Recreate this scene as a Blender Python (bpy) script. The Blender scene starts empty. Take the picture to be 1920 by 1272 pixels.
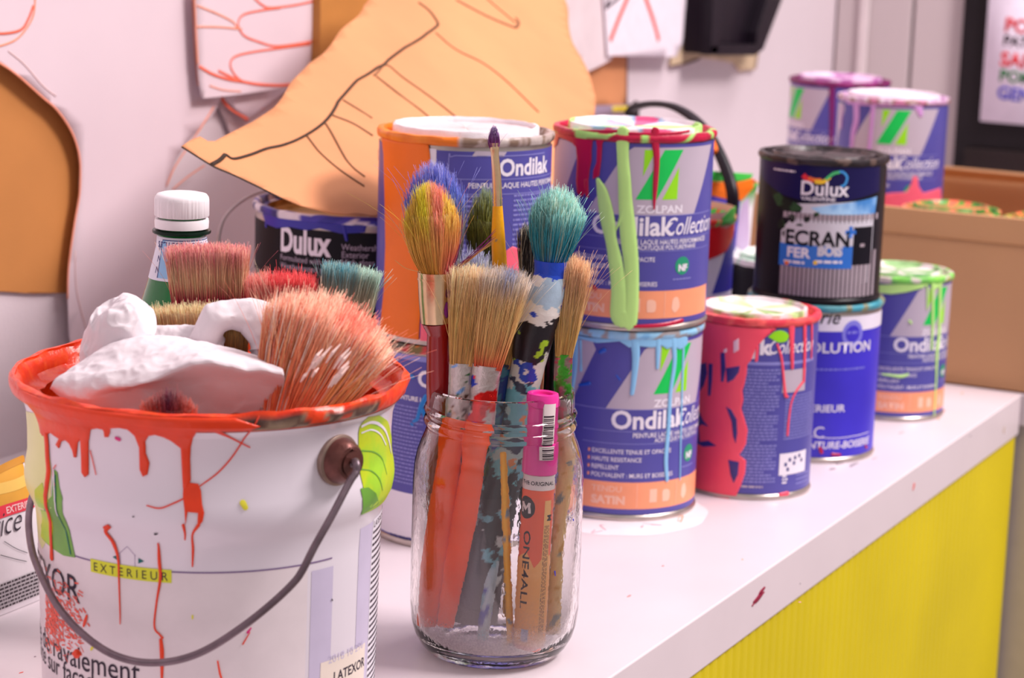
import bpy, bmesh, math, random
import numpy as np
from mathutils import Vector, noise
from mathutils.geometry import tessellate_polygon
random.seed(7); rng = np.random.default_rng(7)
scene = bpy.context.scene
COL = scene.collection
PI = math.pi
# ---------------------------------------------------------------- camera
FP = 4200.0; CAMH = .42; TH = math.radians(27.064); PITCH = math.radians(11.2575); RHO = .033
CO = np.array([0, 0, CAMH])
_Fh = np.array([math.cos(TH), math.sin(TH), 0]); _R = np.array([math.sin(TH), -math.cos(TH), 0]); _Z = np.array([0, 0, 1.])
_F = math.cos(PITCH)*_Fh - math.sin(PITCH)*_Z; _U = math.sin(PITCH)*_Fh + math.cos(PITCH)*_Z
CR = math.cos(RHO)*_R + math.sin(RHO)*_U; CU = math.cos(RHO)*_U - math.sin(RHO)*_R
cam = bpy.data.objects.new('camera', bpy.data.cameras.new('camera')); COL.objects.link(cam)
from mathutils import Matrix
cam.matrix_world = Matrix([[CR[0], CU[0], -_F[0], 0], [CR[1], CU[1], -_F[1], 0], [CR[2], CU[2], -_F[2], CAMH], [0, 0, 0, 1]])
cam.data.sensor_width = 36; cam.data.lens = FP/1920*36; cam.data.clip_start = .05
cam.data.dof.use_dof = True; cam.data.dof.focus_distance = 1.17; cam.data.dof.aperture_fstop = 13.0
scene.camera = cam
# ---------------------------------------------------------------- world, lights, exposure
def lin(c):
    return tuple(((x/255)/12.92 if x/255 <= .04045 else ((x/255+.055)/1.055)**2.4) for x in c[:3])
w = bpy.data.worlds.new('room_light'); scene.world = w; w.use_nodes = True
w.node_tree.nodes['Background'].inputs[0].default_value = (1.0, .90, .912, 1)
w.node_tree.nodes['Background'].inputs[1].default_value = .50
def area(name, loc, tgt, sx, sy, power, col):
    l = bpy.data.lights.new(name, 'AREA'); l.shape = 'RECTANGLE'; l.size = sx; l.size_y = sy; l.energy = power; l.color = col
    o = bpy.data.objects.new(name, l); COL.objects.link(o); o.location = loc
    o.rotation_euler = (Vector(tgt)-Vector(loc)).to_track_quat('-Z', 'Y').to_euler(); return o
area('lamp_main', (1.75, -.75, 1.80), (1.25, .65, 0), 1.0, .5, 58, (1, .90, .895))
area('lamp_back', (2.4, .1, 1.9), (1.9, .8, 0), 1.0, .35, 17, (1, .92, .93))
area('lamp_left', (-.3, .9, 1.9), (1.0, .8, 0), .6, .4, 2.5, (1, .90, .93))
scene.view_settings.view_transform = 'Standard'; scene.view_settings.look = 'None'
scene.view_settings.exposure = 0.0; scene.view_settings.gamma = 1.0; scene.view_settings.use_curve_mapping = False
# ---------------------------------------------------------------- ray helpers (a pixel of the 1920x1272 frame -> a point on a real surface)
def ray(px, py): return (px-960)/FP*CR - (py-636)/FP*CU + _F
def on_x(px, py, X): d = ray(px, py); return CO + d*(X/d[0])
def on_y(px, py, Y): d = ray(px, py); return CO + d*(Y/d[1])
def on_z(px, py, Z): d = ray(px, py); return CO + d*((Z-CAMH)/d[2])
def at_dep(px, py, z): return CO + ray(px, py)*z
def vplane(px, py, c, off):
    P0 = np.array([c[0], c[1], 0]) + _Fh*off; d = ray(px, py); return CO + d*(((P0-CO)@_Fh)/(d@_Fh))
# ---------------------------------------------------------------- materials
MATS = {}
def mat(name, rgb=(200, 200, 200), rough=.5, metal=0., var=.04, scale=60., bump=0., bscale=200., attr=False, coat=0., sss=0., rgb2=None, thr=None, spec=None):
    if name in MATS: return MATS[name]
    m = bpy.data.materials.new(name); m.use_nodes = True; nt = m.node_tree; b = nt.nodes['Principled BSDF']
    b.inputs['Roughness'].default_value = rough; b.inputs['Metallic'].default_value = metal
    b.inputs['Coat Weight'].default_value = coat
    if spec is None: spec = .5 if attr or metal or max(rgb) > 110 else .22
    b.inputs['Specular IOR Level'].default_value = spec
    tc = nt.nodes.new('ShaderNodeTexCoord')
    nz = nt.nodes.new('ShaderNodeTexNoise'); nz.inputs['Scale'].default_value = scale; nz.inputs['Detail'].default_value = 4
    nt.links.new(tc.outputs['Object'], nz.inputs['Vector'])
    if attr:
        at = nt.nodes.new('ShaderNodeAttribute'); at.attribute_name = 'Col'; src = at.outputs['Color']
    else:
        rg = nt.nodes.new('ShaderNodeRGB'); rg.outputs[0].default_value = (*lin(rgb), 1); src = rg.outputs[0]
    if rgb2 is not None:
        mx = nt.nodes.new('ShaderNodeMix'); mx.data_type = 'RGBA'; r2 = nt.nodes.new('ShaderNodeValToRGB')
        t = thr or (.45, .55); r2.color_ramp.elements[0].position = t[0]; r2.color_ramp.elements[1].position = t[1]
        nt.links.new(nz.outputs['Fac'], r2.inputs[0]); nt.links.new(r2.outputs[0], mx.inputs['Factor'])
        nt.links.new(src, mx.inputs['A']); mx.inputs['B'].default_value = (*lin(rgb2), 1); src = mx.outputs['Result']
    hs = nt.nodes.new('ShaderNodeHueSaturation'); mr = nt.nodes.new('ShaderNodeMapRange')
    mr.inputs['To Min'].default_value = 1-var; mr.inputs['To Max'].default_value = 1+var
    mr.inputs['From Min'].default_value = .3; mr.inputs['From Max'].default_value = .7
    nt.links.new(nz.outputs['Fac'], mr.inputs['Value']); nt.links.new(mr.outputs[0], hs.inputs['Value'])
    nt.links.new(src, hs.inputs['Color']); nt.links.new(hs.outputs[0], b.inputs['Base Color'])
    if bump:
        n2 = nt.nodes.new('ShaderNodeTexNoise'); n2.inputs['Scale'].default_value = bscale; n2.inputs['Detail'].default_value = 5
        nt.links.new(tc.outputs['Object'], n2.inputs['Vector'])
        bp = nt.nodes.new('ShaderNodeBump'); bp.inputs['Strength'].default_value = bump; bp.inputs['Distance'].default_value = .002
        nt.links.new(n2.outputs['Fac'], bp.inputs['Height']); nt.links.new(bp.outputs[0], b.inputs['Normal'])
    if sss:
        b.inputs['Subsurface Weight'].default_value = sss; b.inputs['Subsurface Radius'].default_value = (.01, .006, .005); b.inputs['Subsurface Scale'].default_value = .3
    MATS[name] = m; return m
# ---------------------------------------------------------------- objects
def tag(o, label=None, cat=None, group=None, kind=None):
    if label: o['label'] = label
    if cat: o['category'] = cat
    if group: o['group'] = group
    if kind: o['kind'] = kind
    return o
def thing(name, loc, label, cat, group=None):
    o = bpy.data.objects.new(name, None); COL.objects.link(o); o.location = tuple(float(x) for x in loc); o.empty_display_size = .01
    return tag(o, label, cat, group)
def link(name, me, mats, parent, origin=None):
    for m in mats: me.materials.append(m)
    o = bpy.data.objects.new(name, me); COL.objects.link(o)
    if parent: o.parent = parent
    elif origin is not None: o.location = tuple(float(x) for x in origin)
    return o
class MB:
    """collects world-space vertices and faces; build() makes ONE mesh object"""
    def __init__(s): s.v = []; s.f = []; s.m = []; s.c = []
    def add(s, v, f, m=0, c=None):
        n = len(s.v); s.v.extend([tuple(map(float, p)) for p in v]); s.f.extend([tuple(i+n for i in q) for q in f]); s.m.extend([m]*len(f))
        s.c.extend(c if c is not None else [(1, 1, 1)]*len(v))
    def box(s, x0, x1, y0, y1, z0, z1, m=0):
        v = [(x, y, z) for z in (z0, z1) for y in (y0, y1) for x in (x0, x1)]
        s.add(v, [(0, 2, 3, 1), (4, 5, 7, 6), (0, 1, 5, 4), (2, 6, 7, 3), (0, 4, 6, 2), (1, 3, 7, 5)], m)
    def lathe(s, c, prof, seg=96, m=0, col=None, a0=0., rfn=None, mfn=None):
        """revolve [(r,z)] about the vertical through c"""
        n = len(prof); v = []; cc = []
        for i in range(seg):
            a = a0+2*PI*i/seg
            for j, (r, z) in enumerate(prof):
                if rfn: r, z = rfn(a, j, r, z)
                v.append((c[0]+r*math.cos(a), c[1]+r*math.sin(a), c[2]+z))
                cc.append(col(a, j, z) if col else (1, 1, 1))
        f = []
        for i in range(seg):
            k = (i+1) % seg
            for j in range(n-1):
                f.append((i*n+j, k*n+j, k*n+j+1, i*n+j+1))
        base = len(s.v); s.add(v, f, m, cc)
    def tube(s, path, rad, seg=12, m=0, flat=1., fdir=None, col=None, cap=True):
        path = [np.array(p, float) for p in path]; n = len(path); v = []; cc = []
        prev = None
        for i, p in enumerate(path):
            d = path[min(i+1, n-1)]-path[max(i-1, 0)]; d = d/np.linalg.norm(d)
            if fdir is not None: u = np.array(fdir, float)
            else: u = prev if prev is not None else (np.array([0, 0, 1.]) if abs(d[2]) < .9 else np.array([1., 0, 0]))
            u = u-d*(u@d); u /= np.linalg.norm(u); prev = u; w_ = np.cross(d, u)
            r = rad[i] if hasattr(rad, '__len__') else rad
            fl = flat[i] if hasattr(flat, '__len__') else flat
            for k in range(seg):
                a = 2*PI*k/seg; q = p+u*math.cos(a)*r+w_*math.sin(a)*r*fl; v.append(q)
                cc.append(col(q, i/(n-1), a) if col else (1, 1, 1))
        f = [(i*seg+k, i*seg+(k+1) % seg, (i+1)*seg+(k+1) % seg, (i+1)*seg+k) for i in range(n-1) for k in range(seg)]
        if cap: f += [tuple(reversed(range(seg))), tuple((n-1)*seg+k for k in range(seg))]
        s.add(v, f, m, cc)
    def build(s, name, mats, parent=None, origin=None, smooth=True, bevel=0, solid=0, auto=40):
        if not isinstance(mats, (list, tuple)): mats = [mats]
        o0 = np.array(parent.matrix_world.translation if False else parent.location) if parent else (np.array(origin, float) if origin is not None else np.zeros(3))
        if parent and parent.parent: o0 = o0+np.array(parent.parent.location)
        me = bpy.data.meshes.new(name); V = np.array(s.v, float)-o0
        me.from_pydata(V.tolist(), [], s.f); me.update()
        me.polygons.foreach_set('material_index', s.m)
        bm = bmesh.new(); bm.from_mesh(me); bmesh.ops.recalc_face_normals(bm, faces=bm.faces); bm.to_mesh(me); bm.free()
        at = me.color_attributes.new('Col', 'FLOAT_COLOR', 'POINT')
        cl = np.ones((len(s.v), 4)); cl[:, :3] = np.array(s.c, float); at.data.foreach_set('color', cl.ravel())
        if smooth:
            me.polygons.foreach_set('use_smooth', [True]*len(me.polygons))
            me.set_sharp_from_angle(angle=math.radians(auto))
        o = link(name, me, mats, parent, o0 if origin is not None else None)
        if solid: md = o.modifiers.new('thickness', 'SOLIDIFY'); md.thickness = solid; md.offset = 0
        if bevel: md = o.modifiers.new('bevel', 'BEVEL'); md.width = bevel; md.segments = 3; md.limit_method = 'ANGLE'
        return o
# ---------------------------------------------------------------- text and flat artwork
_tc = {}
def text2d(s, size=1., bold=0., shear=0.):
    key = (s, bold, shear)
    if key not in _tc:
        cu = bpy.data.curves.new('t', 'FONT'); cu.body = s; cu.size = 1.; cu.offset = bold; cu.shear = shear; cu.resolution_u = 3
        ob = bpy.data.objects.new('t', cu); COL.objects.link(ob)
        me = bpy.data.meshes.new_from_object(ob.evaluated_get(bpy.context.evaluated_depsgraph_get()))
        v = np.array([p.co[:2] for p in me.vertices]).reshape(-1, 2); f = [tuple(p.vertices) for p in me.polygons]
        bpy.data.objects.remove(ob); bpy.data.curves.remove(cu); bpy.data.meshes.remove(me)
        _tc[key] = (v, f)
    v, f = _tc[key]; return v*size, f
def smooth_path(pts, n=6):
    P = np.array(pts, float)
    if len(P) < 3: 
        return [P[0]+(P[-1]-P[0])*t for t in np.linspace(0, 1, n+1)]
    Q = np.vstack([2*P[0]-P[1], P, 2*P[-1]-P[-2]]); out = []
    for i in range(1, len(Q)-2):
        a, b, c, d = Q[i-1:i+3]
        for k in range(n):
            t = k/n; out.append(.5*((2*b)+(-a+c)*t+(2*a-5*b+4*c-d)*t*t+(-a+3*b-3*c+d)*t**3))
    out.append(P[-1]); return out
class Flat:
    """artwork laid out on a flat (x,y) sheet, height z, then wrapped onto a real surface"""
    def __init__(s): s.bm = bmesh.new()
    def _face(s, P, idx, m):
        vs = [s.bm.verts.new((float(p[0]), float(p[1]), float(p[2]))) for p in P]
        for q in idx:
            try: f = s.bm.faces.new([vs[i] for i in q]); f.material_index = m; f.smooth = True
            except ValueError: pass
    def poly(s, pts, m, h=.0001, dome=0., inset=.0007):
        n = len(pts); area2 = sum(pts[i][0]*pts[(i+1) % n][1]-pts[(i+1) % n][0]*pts[i][1] for i in range(n))
        if area2 < 0: pts = list(reversed(pts))
        if not dome:
            tri = tessellate_polygon([[Vector((float(p[0]), float(p[1]), 0)) for p in pts]])
            idx = []
            for t in tri:
                a, b, c = [pts[i] for i in t]
                idx.append(t if (b[0]-a[0])*(c[1]-a[1])-(b[1]-a[1])*(c[0]-a[0]) > 0 else tuple(reversed(t)))
            s._face([(p[0], p[1], h) for p in pts], idx, m); return
        # raised film of paint: outline at 0, rising over `inset` to `dome`
        P = np.array(pts, float); nx = np.roll(P, -1, 0)-P; L = np.linalg.norm(nx, axis=1, keepdims=True)+1e-9; nx /= L
        nrm = np.stack([-nx[:, 1], nx[:, 0]], 1); a = nrm+np.roll(nrm, 1, 0); a /= (np.linalg.norm(a, axis=1, keepdims=True)+1e-6)
        rings = [(0., 0.), (inset*.25, dome*.65), (inset, dome)]
        allv = []
        for d, hh in rings: allv += [(p[0], p[1], h+hh) for p in (P+a*d)]
        idx = []
        for k in range(2):
            for i in range(n):
                j = (i+1) % n; idx.append((k*n+i, k*n+j, (k+1)*n+j, (k+1)*n+i))
        inn = [Vector((*(p[:2]), 0)) for p in allv[2*n:]]
        for t in tessellate_polygon([inn]):
            A, B_, C_ = [inn[i] for i in t]
            tt = t if (B_[0]-A[0])*(C_[1]-A[1])-(B_[1]-A[1])*(C_[0]-A[0]) > 0 else tuple(reversed(t))
            idx.append(tuple(i+2*n for i in tt))
        s._face(allv, idx, m)
    def blob(s, pts, m, h=.0001, dome=.0006, inset=.0007, n=5):
        s.poly(smooth_path(list(pts)+[pts[0]], n)[:-1], m, h, dome, inset)
    def rect(s, x0, y0, x1, y1, m, h=.0001): s.poly([(x0, y0), (x1, y0), (x1, y1), (x0, y1)], m, h)
    def line(s, pts, wd, m, h=.0002, n=5):
        P = [np.array(p[:2], float) for p in smooth_path([(p[0], p[1]) for p in pts], n)]; L = []; 
        for i, p in enumerate(P):
            d = P[min(i+1, len(P)-1)]-P[max(i-1, 0)]; d /= (np.linalg.norm(d)+1e-9); nn = np.array([-d[1], d[0]])*wd/2; L.append((p+nn, p-nn))
        V = [(*q, h) for a in L for q in a]; s._face(V, [(2*i+1, 2*i+3, 2*i+2, 2*i) for i in range(len(P)-1)], m)
    def ridge(s, pts, m, hgt=.0008, h=0.0001, n=6, k=7):
        """a run of paint: (x, y, width) points, domed cross-section, round ends"""
        P = smooth_path(pts, n); P = [np.array(p) for p in P]
        def ext(p, q):
            d = p[:2]-q[:2]; d /= (np.linalg.norm(d)+1e-9); r = p[2]/2; out = []
            for a in (.5, .87, 1.): out.append(np.array([*(p[:2]+d*r*a), p[2]*math.sqrt(max(0.003, 1-a*a))]))
            return out
        P = list(reversed(ext(P[0], P[1])))+P+ext(P[-1], P[-2]); V = []; N = len(P)
        for i, p in enumerate(P):
            d = P[min(i+1, N-1)][:2]-P[max(i-1, 0)][:2]; d /= (np.linalg.norm(d)+1e-9); nn = np.array([-d[1], d[0]])
            wd = max(p[2], 1e-5)
            for j in range(k):
                u = -1+2*j/(k-1); q = p[:2]+nn*u*wd/2; V.append((q[0], q[1], h+hgt*min(1, wd/.003)*max(0, 1-u*u)**.35))
        s._face(V, [(i*k+j+1, i*k+j, (i+1)*k+j, (i+1)*k+j+1) for i in range(N-1) for j in range(k-1)], m)
    def text(s, t, x, y, size, m, h=.0002, align='l', bold=0., shear=0., sx=1., rot=0.):
        v, f = text2d(t, size, bold, shear)
        if not len(v): return
        v = v.copy(); v[:, 0] *= sx; wd = v[:, 0].max()
        if align == 'r': v[:, 0] -= wd
        if align == 'c': v[:, 0] -= wd/2
        c, sn = math.cos(rot), math.sin(rot); v = np.stack([v[:, 0]*c-v[:, 1]*sn, v[:, 0]*sn+v[:, 1]*c], 1)
        s._face([(p[0]+x, p[1]+y, h) for p in v], f, m)
    def dashes(s, x0, x1, y, hh, m, h=.0002, seed=0):
        """a line of print too small to read"""
        r = random.Random(seed); x = x0
        while x < x1:
            wd = r.uniform(.8, 3.2)*hh; e = min(x+wd, x1)
            if e-x > .4*hh: s.rect(x, y, e, y+hh, m, h)
            x = e+hh*.55
    def build(s, name, mats, parent, fn, sx=.004, sy=.0, origin=None, solid=0, world=False):
        bm = s.bm
        if len(bm.verts):
            xs = [v.co.x for v in bm.verts]; ys = [v.co.y for v in bm.verts]
            for st, lo, hi, no in ((sx, min(xs), max(xs), (1, 0, 0)), (sy, min(ys), max(ys), (0, 1, 0))):
                if st:
                    for k in range(math.ceil(lo/st), math.floor(hi/st)+1):
                        bmesh.ops.bisect_plane(bm, geom=bm.verts[:]+bm.edges[:]+bm.faces[:], plane_co=(k*st*no[0], k*st*no[1], 0), plane_no=no, dist=1e-7)
        bmesh.ops.remove_doubles(bm, verts=bm.verts[:], dist=2e-6)
        o0 = np.zeros(3)
        if parent: o0 = np.array(parent.location)
        elif origin is not None: o0 = np.array(origin, float)
        if parent and parent.parent: o0 = o0+np.array(parent.parent.location)
        for v in bm.verts:
            v.co = Vector((np.array(fn(v.co.x, v.co.y, v.co.z), float)-o0).tolist())
        me = bpy.data.meshes.new(name); bm.to_mesh(me); bm.free()
        o = link(name, me, mats, parent, o0 if (origin is not None and not parent) else None)
        if solid: md = o.modifiers.new('thickness', 'SOLIDIFY'); md.thickness = solid; md.offset = -1
        return o
# round surface that carries artwork: front angle = the side turned to the room
class Drum:
    def __init__(s, c, prof, R):
        s.c = np.array(c, float); s.R = R; s.face = math.atan2(-c[1], -c[0])
        s.z = [p[1] for p in prof]; s.r = [p[0] for p in prof]
    def rad(s, z): return float(np.interp(z, s.z, s.r))
    def fn(s, x, y, z):
        a = s.face+x/s.R; r = s.rad(y)+z; return (s.c[0]+r*math.cos(a), s.c[1]+r*math.sin(a), s.c[2]+y)
    def px(s, px, py):
        r = s.R; d = ray(px, py); x = y = 0
        for _ in range(4):
            ox, oy = -s.c[0], -s.c[1]; a = d[0]**2+d[1]**2; b = 2*(ox*d[0]+oy*d[1]); cc = ox*ox+oy*oy-r*r
            D = max(b*b-4*a*cc, 0); P = CO+d*((-b-math.sqrt(D))/(2*a))
            an = (math.atan2(P[1]-s.c[1], P[0]-s.c[0])-s.face+PI) % (2*PI)-PI; x = an*s.R; y = P[2]-s.c[2]; r = s.rad(y)
        return x, y
    def pp(s, pts, k=.00036): return [tuple(s.px(*p[:2]))+tuple(q*k for q in p[2:]) for p in pts]
def N3(p, sc, off=0.): return noise.noise(Vector((p[0]*sc+off, p[1]*sc+off*1.3, p[2]*sc-off)))
def mixc(a, b, t): t = max(0, min(1, t)); return tuple(x*(1-t)+y*t for x, y in zip(a, b))
C_ = lambda *c: lin(c)

# ================================================================ the room
XE = 3.0418; YW = 1.06
def struct(name, m, *boxes, bevel=0):
    b = MB()
    for q in boxes: b.box(*q)
    o = b.build(name, m, origin=(0, 0, 0), smooth=False, bevel=bevel); o['kind'] = 'structure'; return o
struct('wall_back', mat('wall_paint', (220, 206, 212), .8, var=.03, scale=6, bump=.15, bscale=300), (-1.6, XE+.1, YW, YW+.1, -.9, 1.7))
struct('wall_right', mat('end_wall_paint', (186, 172, 174), .75, var=.03, scale=5), (XE+.12, XE+.22, -2.2, YW+.1, -.9, 1.7))
struct('floor', mat('floor_vinyl', (150, 138, 136), .6, var=.1, scale=8), (-1.6, XE+.3, -2.4, YW+.1, -1.0, -.9))
# worktop the tins stand on, with its ribbed yellow cabinet below
M_top = mat('worktop_laminate', (226, 213, 219), .33, var=.02, scale=14, bump=.05, bscale=90)
b = MB(); b.box(-.9, 1.9296, .4783, YW, -.0365, 0)
top = b.build('worktop', M_top, origin=(.5, .77, 0), smooth=False, bevel=.0012)
tag(top, 'pale mauve-white laminate worktop with thick front edge carrying the paint tins', 'worktop')
cab = thing('base_cabinet', (.5, .77, -.9), 'cabinet with ribbed yellow-green front under the pale worktop', 'cabinet')
b = MB(); b.box(-.9, 1.925, .50, YW-.001, -.9, -.0366); b.build('carcass', mat('carcass', (150, 140, 60), .6), cab, smooth=False)
b = MB(); n = 880; x0, x1 = -.9, 1.9285; V = []; 
for i in range(n+1):
    x = x0+(x1-x0)*i/n; y = .4810-.0014*abs(math.sin(i*PI/4)); V += [(x, y, -.9), (x, y, -.0366)]
b.add(V, [(2*i, 2*i+2, 2*i+3, 2*i+1) for i in range(n)]); b.add([(x0, .4999, -.9), (x1, .4999, -.9), (x1, .4999, -.0366), (x0, .4999, -.0366), (x0, .4810, -.9), (x1, .4810, -.9), (x1, .4810, -.0366), (x0, .4810, -.0366)], [(4, 0, 3, 7), (5, 6, 2, 1), (0, 1, 2, 3)])
b.build('front_panel', mat('yellow_ribbed_plastic', (220, 200, 6), .4, var=.10, scale=5), cab, smooth=False)
b = MB(); b.box(1.9345, 2.98, .405, YW-.001, -.03, -.0012)
tag(b.build('side_worktop', M_top, origin=(2.4, .8, 0), smooth=False, bevel=.001), 'second worktop continuing at the far end under the cardboard box', 'worktop')
b = MB(); b.box(1.938, 2.96, .425, YW-.001, -.9, -.0302)
tag(b.build('side_cabinet', mat('side_cabinet_grey', (190, 180, 182), .6), origin=(2.4, .8, -.9), smooth=False), 'grey cabinet under the second worktop beyond the yellow front', 'cabinet')
# dried splashes on the worktop belong to it
SPM = [mat('splash_coral', (240, 110, 100), .4), mat('splash_orange', (235, 170, 120), .5), mat('splash_rose', (214, 150, 150), .5), mat('splash_grey', (165, 150, 158), .6), mat('splash_faint', (240, 190, 195), .5)]
for px, py, wd, hh, m in [(1768, 771, .004, .0016, 0), (1760, 786, .004, .001, 1), (1804, 738, .003, .001, 1), (1180, 1118, .003, .0008, 2), (1243, 1062, .0015, .0008, 2), (1500, 1130, .001, .001, 2),
          (1575, 868, .006, .003, 3), (1600, 872, .009, .002, 3), (1560, 880, .004, .002, 3), (66, 1232, .0008, .0006, 3), (40, 1262, .0015, .0006, 0), (1392, 1050, .001, .0006, 1), (1690, 812, .006, .0015, 4), (1640, 860, .005, .0015, 4)]:
    p = on_z(px, py, 0); pts = [(p[0]+math.cos(2*PI*k/9)*wd*random.uniform(.7, 1.3), p[1]+math.sin(2*PI*k/9)*hh*random.uniform(.7, 1.3)) for k in range(9)]
    F = Flat(); F.blob(pts, 0, .0001, .0002, .0004, 2); F.build('paint_splash', [SPM[m]], top, lambda x, y, z: (x, y, z), 0)
SPE = [mat('splash_crimson', (150, 14, 60), .4), mat('splash_red', (235, 70, 50), .4), mat('splash_ochre', (196, 170, 140), .6), mat('splash_dark', (70, 50, 80), .5)]
for q in [(1423, 1120, .011, .005, 0), (1428, 1108, .006, .003, 0), (1713, 912, .0022, .006, 1), (1882, 808, .002, .007, 2), (1819, 818, .0012, .001, 3), (1412, 1134, .003, .002, 0), (1600, 1035, .0006, .0008, 0), (1500, 1095, .0006, .0008, 3)]:
    p = on_y(q[0], q[1], .4783); pts = [(p[0]+math.cos(2*PI*k/9)*q[2]*random.uniform(.6, 1.2), p[2]+math.sin(2*PI*k/9+.5)*q[3]*random.uniform(.5, 1.1)*.6) for k in range(9)]
    F = Flat(); F.blob(pts, 0, .0001, .0003, .0004, 2); F.build('paint_splash', [SPE[q[4]]], top, lambda x, y, z: (x, .4783-z, y), 0)
# ---------------------------------------------------------------- far end: grey cupboard, black cabinet with notice
M_grey = mat('cupboard_grey', (190, 176, 178), .5, var=.03, scale=4)
cup = thing('tall_cupboard', (XE+.05, .965, -.9), 'tall grey cupboard with two narrow doors at the far end of the room', 'cupboard')
b = MB(); b.box(XE+.012, XE+.11, .8712, YW-.002, -.9, 1.5); b.build('carcass', M_grey, cup, smooth=False)
for y0, y1 in ((.9485, YW-.003), (.8725, .9445)):
    b = MB(); b.box(XE, XE+.011, y0, y1, -.88, 1.49); b.build('door', M_grey, cup, smooth=False, bevel=.003)
b = MB(); b.box(XE-.009, XE-.0002, 1.008, 1.022, -.88, 1.49); b.build('door_moulding', mat('moulding_highlight', (214, 200, 202), .4), cup, smooth=False, bevel=.003)  # highlight of the rounded door edge put into the strip's paler colour
blk = thing('metal_cabinet', (XE, .6, -.9), 'tall black cabinet at the right edge with a price notice on it', 'cabinet')
b = MB(); b.box(XE-.02, XE+.11, .2, .8705, -.9, 1.5); b.build('body', mat('black_metal', (26, 20, 24), .45, var=.1, scale=9), blk, smooth=False, bevel=.004)
b = MB(); b.box(XE-.032, XE-.0202, .22, .852, -.86, .098); b.build('door', mat('black_door', (36, 26, 26), .4, var=.15, scale=6), blk, smooth=False, bevel=.003)
F = Flat(); XN = XE-.0335
def nx(px, py): p = on_x(px, py, XN); return (-p[1], p[2])
F.poly([nx(1857, -40), nx(1837, 227), nx(1960, 238), nx(1975, -40)], 0, 0)
for t, x, y, m, sz in (('POI', 1882, 58, 1, .026), ('PATE', 1880, 84, 2, .019), ('SAR', 1874, 122, 1, .026), ('POM', 1872, 151, 3, .022), ('GEN', 1868, 184, 4, .024)):
    p = nx(x, y); F.text(t, p[0], p[1], sz, m, .0006, bold=.03, rot=-.06)
o = F.build('notice', [mat('notice_paper', (228, 216, 232), .6), mat('ink_red', (215, 40, 50), .5), mat('ink_black', (50, 40, 50), .5), mat('ink_green', (40, 110, 60), .5), mat('ink_blue', (50, 50, 170), .5)], None, lambda x, y, z: (XN-z, -x, y), 0, 0, origin=(XN, .78, .2), solid=.0004)
tag(o, 'white notice with red, black, green and blue lettering on the black cabinet', 'notice')

# ================================================================ paper on and against the back wall
INK = mat('marker_orange_red', (244, 108, 80), .6); INK2 = mat('marker_pale_orange', (244, 156, 124), .6); BLKINK = mat('marker_black', (58, 40, 30), .6); BRNINK = mat('marker_brown', (112, 70, 36), .6)
WHT = mat('sheet_white', (222, 202, 210), .7, var=.02, scale=10); KRAFT = mat('kraft_paper', (216, 146, 98), .75, var=.09, scale=9, bump=.12, bscale=500); KRAFT2 = mat('kraft_paper_dark', (194, 128, 66), .75, var=.10, scale=7, bump=.1, bscale=500)
def wallsheet(name, off, outline, lines, mats, label, cat, wob=0., group=None, solid=.0005):
    """paper on the back wall: outline and pen lines as pixel lists, `off` metres in front of the wall"""
    Y = YW-off; F = Flat(); P = lambda q: (lambda p: (p[0], p[2]))(on_y(q[0], q[1], Y))
    F.poly([P(q) for q in outline], 0, 0)
    for pts, wd, m in lines: F.line([P(q) for q in pts], wd*.00048, m, .0005)
    c = on_y(*outline[0], Y)
    o = F.build(name, mats, None, lambda x, y, z: (x, Y-z-wob*(1+noise.noise(Vector((x*9, y*9, off*50)))), y), .02, .02, origin=c, solid=solid)
    return tag(o, label, cat, group)
wallsheet('drawing_sheet', .010, [(-60, -60), (620, -60), (600, 120), (463, 224), (412, 182), (397, 215), (350, 262), (324, 302), (306, 360), (296, 430), (285, 520), (270, 700), (150, 760), (128, 631), (125, 560), (126, 500), (137, 419), (146, 364), (147, 310), (142, 277), (128, 241), (102, 204), (73, 179), (22, 135), (-20, 108), (-60, 100)],
    [([(-30, 90), (0, 84), (28, 72), (50, 47), (61, 22), (64, -20)], 3, 2), ([(-20, 62), (8, 62), (36, 55), (50, 35), (60, 10)], 4, 1), ([(-20, 110), (22, 137), (73, 181), (102, 206), (128, 243), (142, 279), (147, 312), (146, 364), (137, 419), (126, 500), (124, 560)], 3, 2), ([(10, 95), (40, 120), (75, 160), (100, 180)], 2, 3), ([(138, 470), (140, 540), (154, 600), (170, 650)], 2, 3),
     ([(355, -20), (358, 40), (362, 110), (367, 160)], 3, 2), ([(397, 200), (375, 235), (350, 272), (324, 312), (308, 350)], 2.5, 2), ([(380, 310), (350, 330), (320, 355)], 2.5, 2), ([(412, 182), (430, 205), (463, 224)], 4, 1)],
    [WHT, INK, INK2, mat('pencil_pink', (228, 196, 196), .7)], 'large white sheet cut to a curved figure outline, on the wall at left', 'drawing', .002)
wallsheet('kraft_sheet', .003, [(-60, 80), (60, 90), (160, 130), (190, 300), (165, 549), (60, 551), (-60, 544)], [], [KRAFT2], 'brown kraft sheet on the wall behind the curved white cut-out at left', 'paper')
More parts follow.
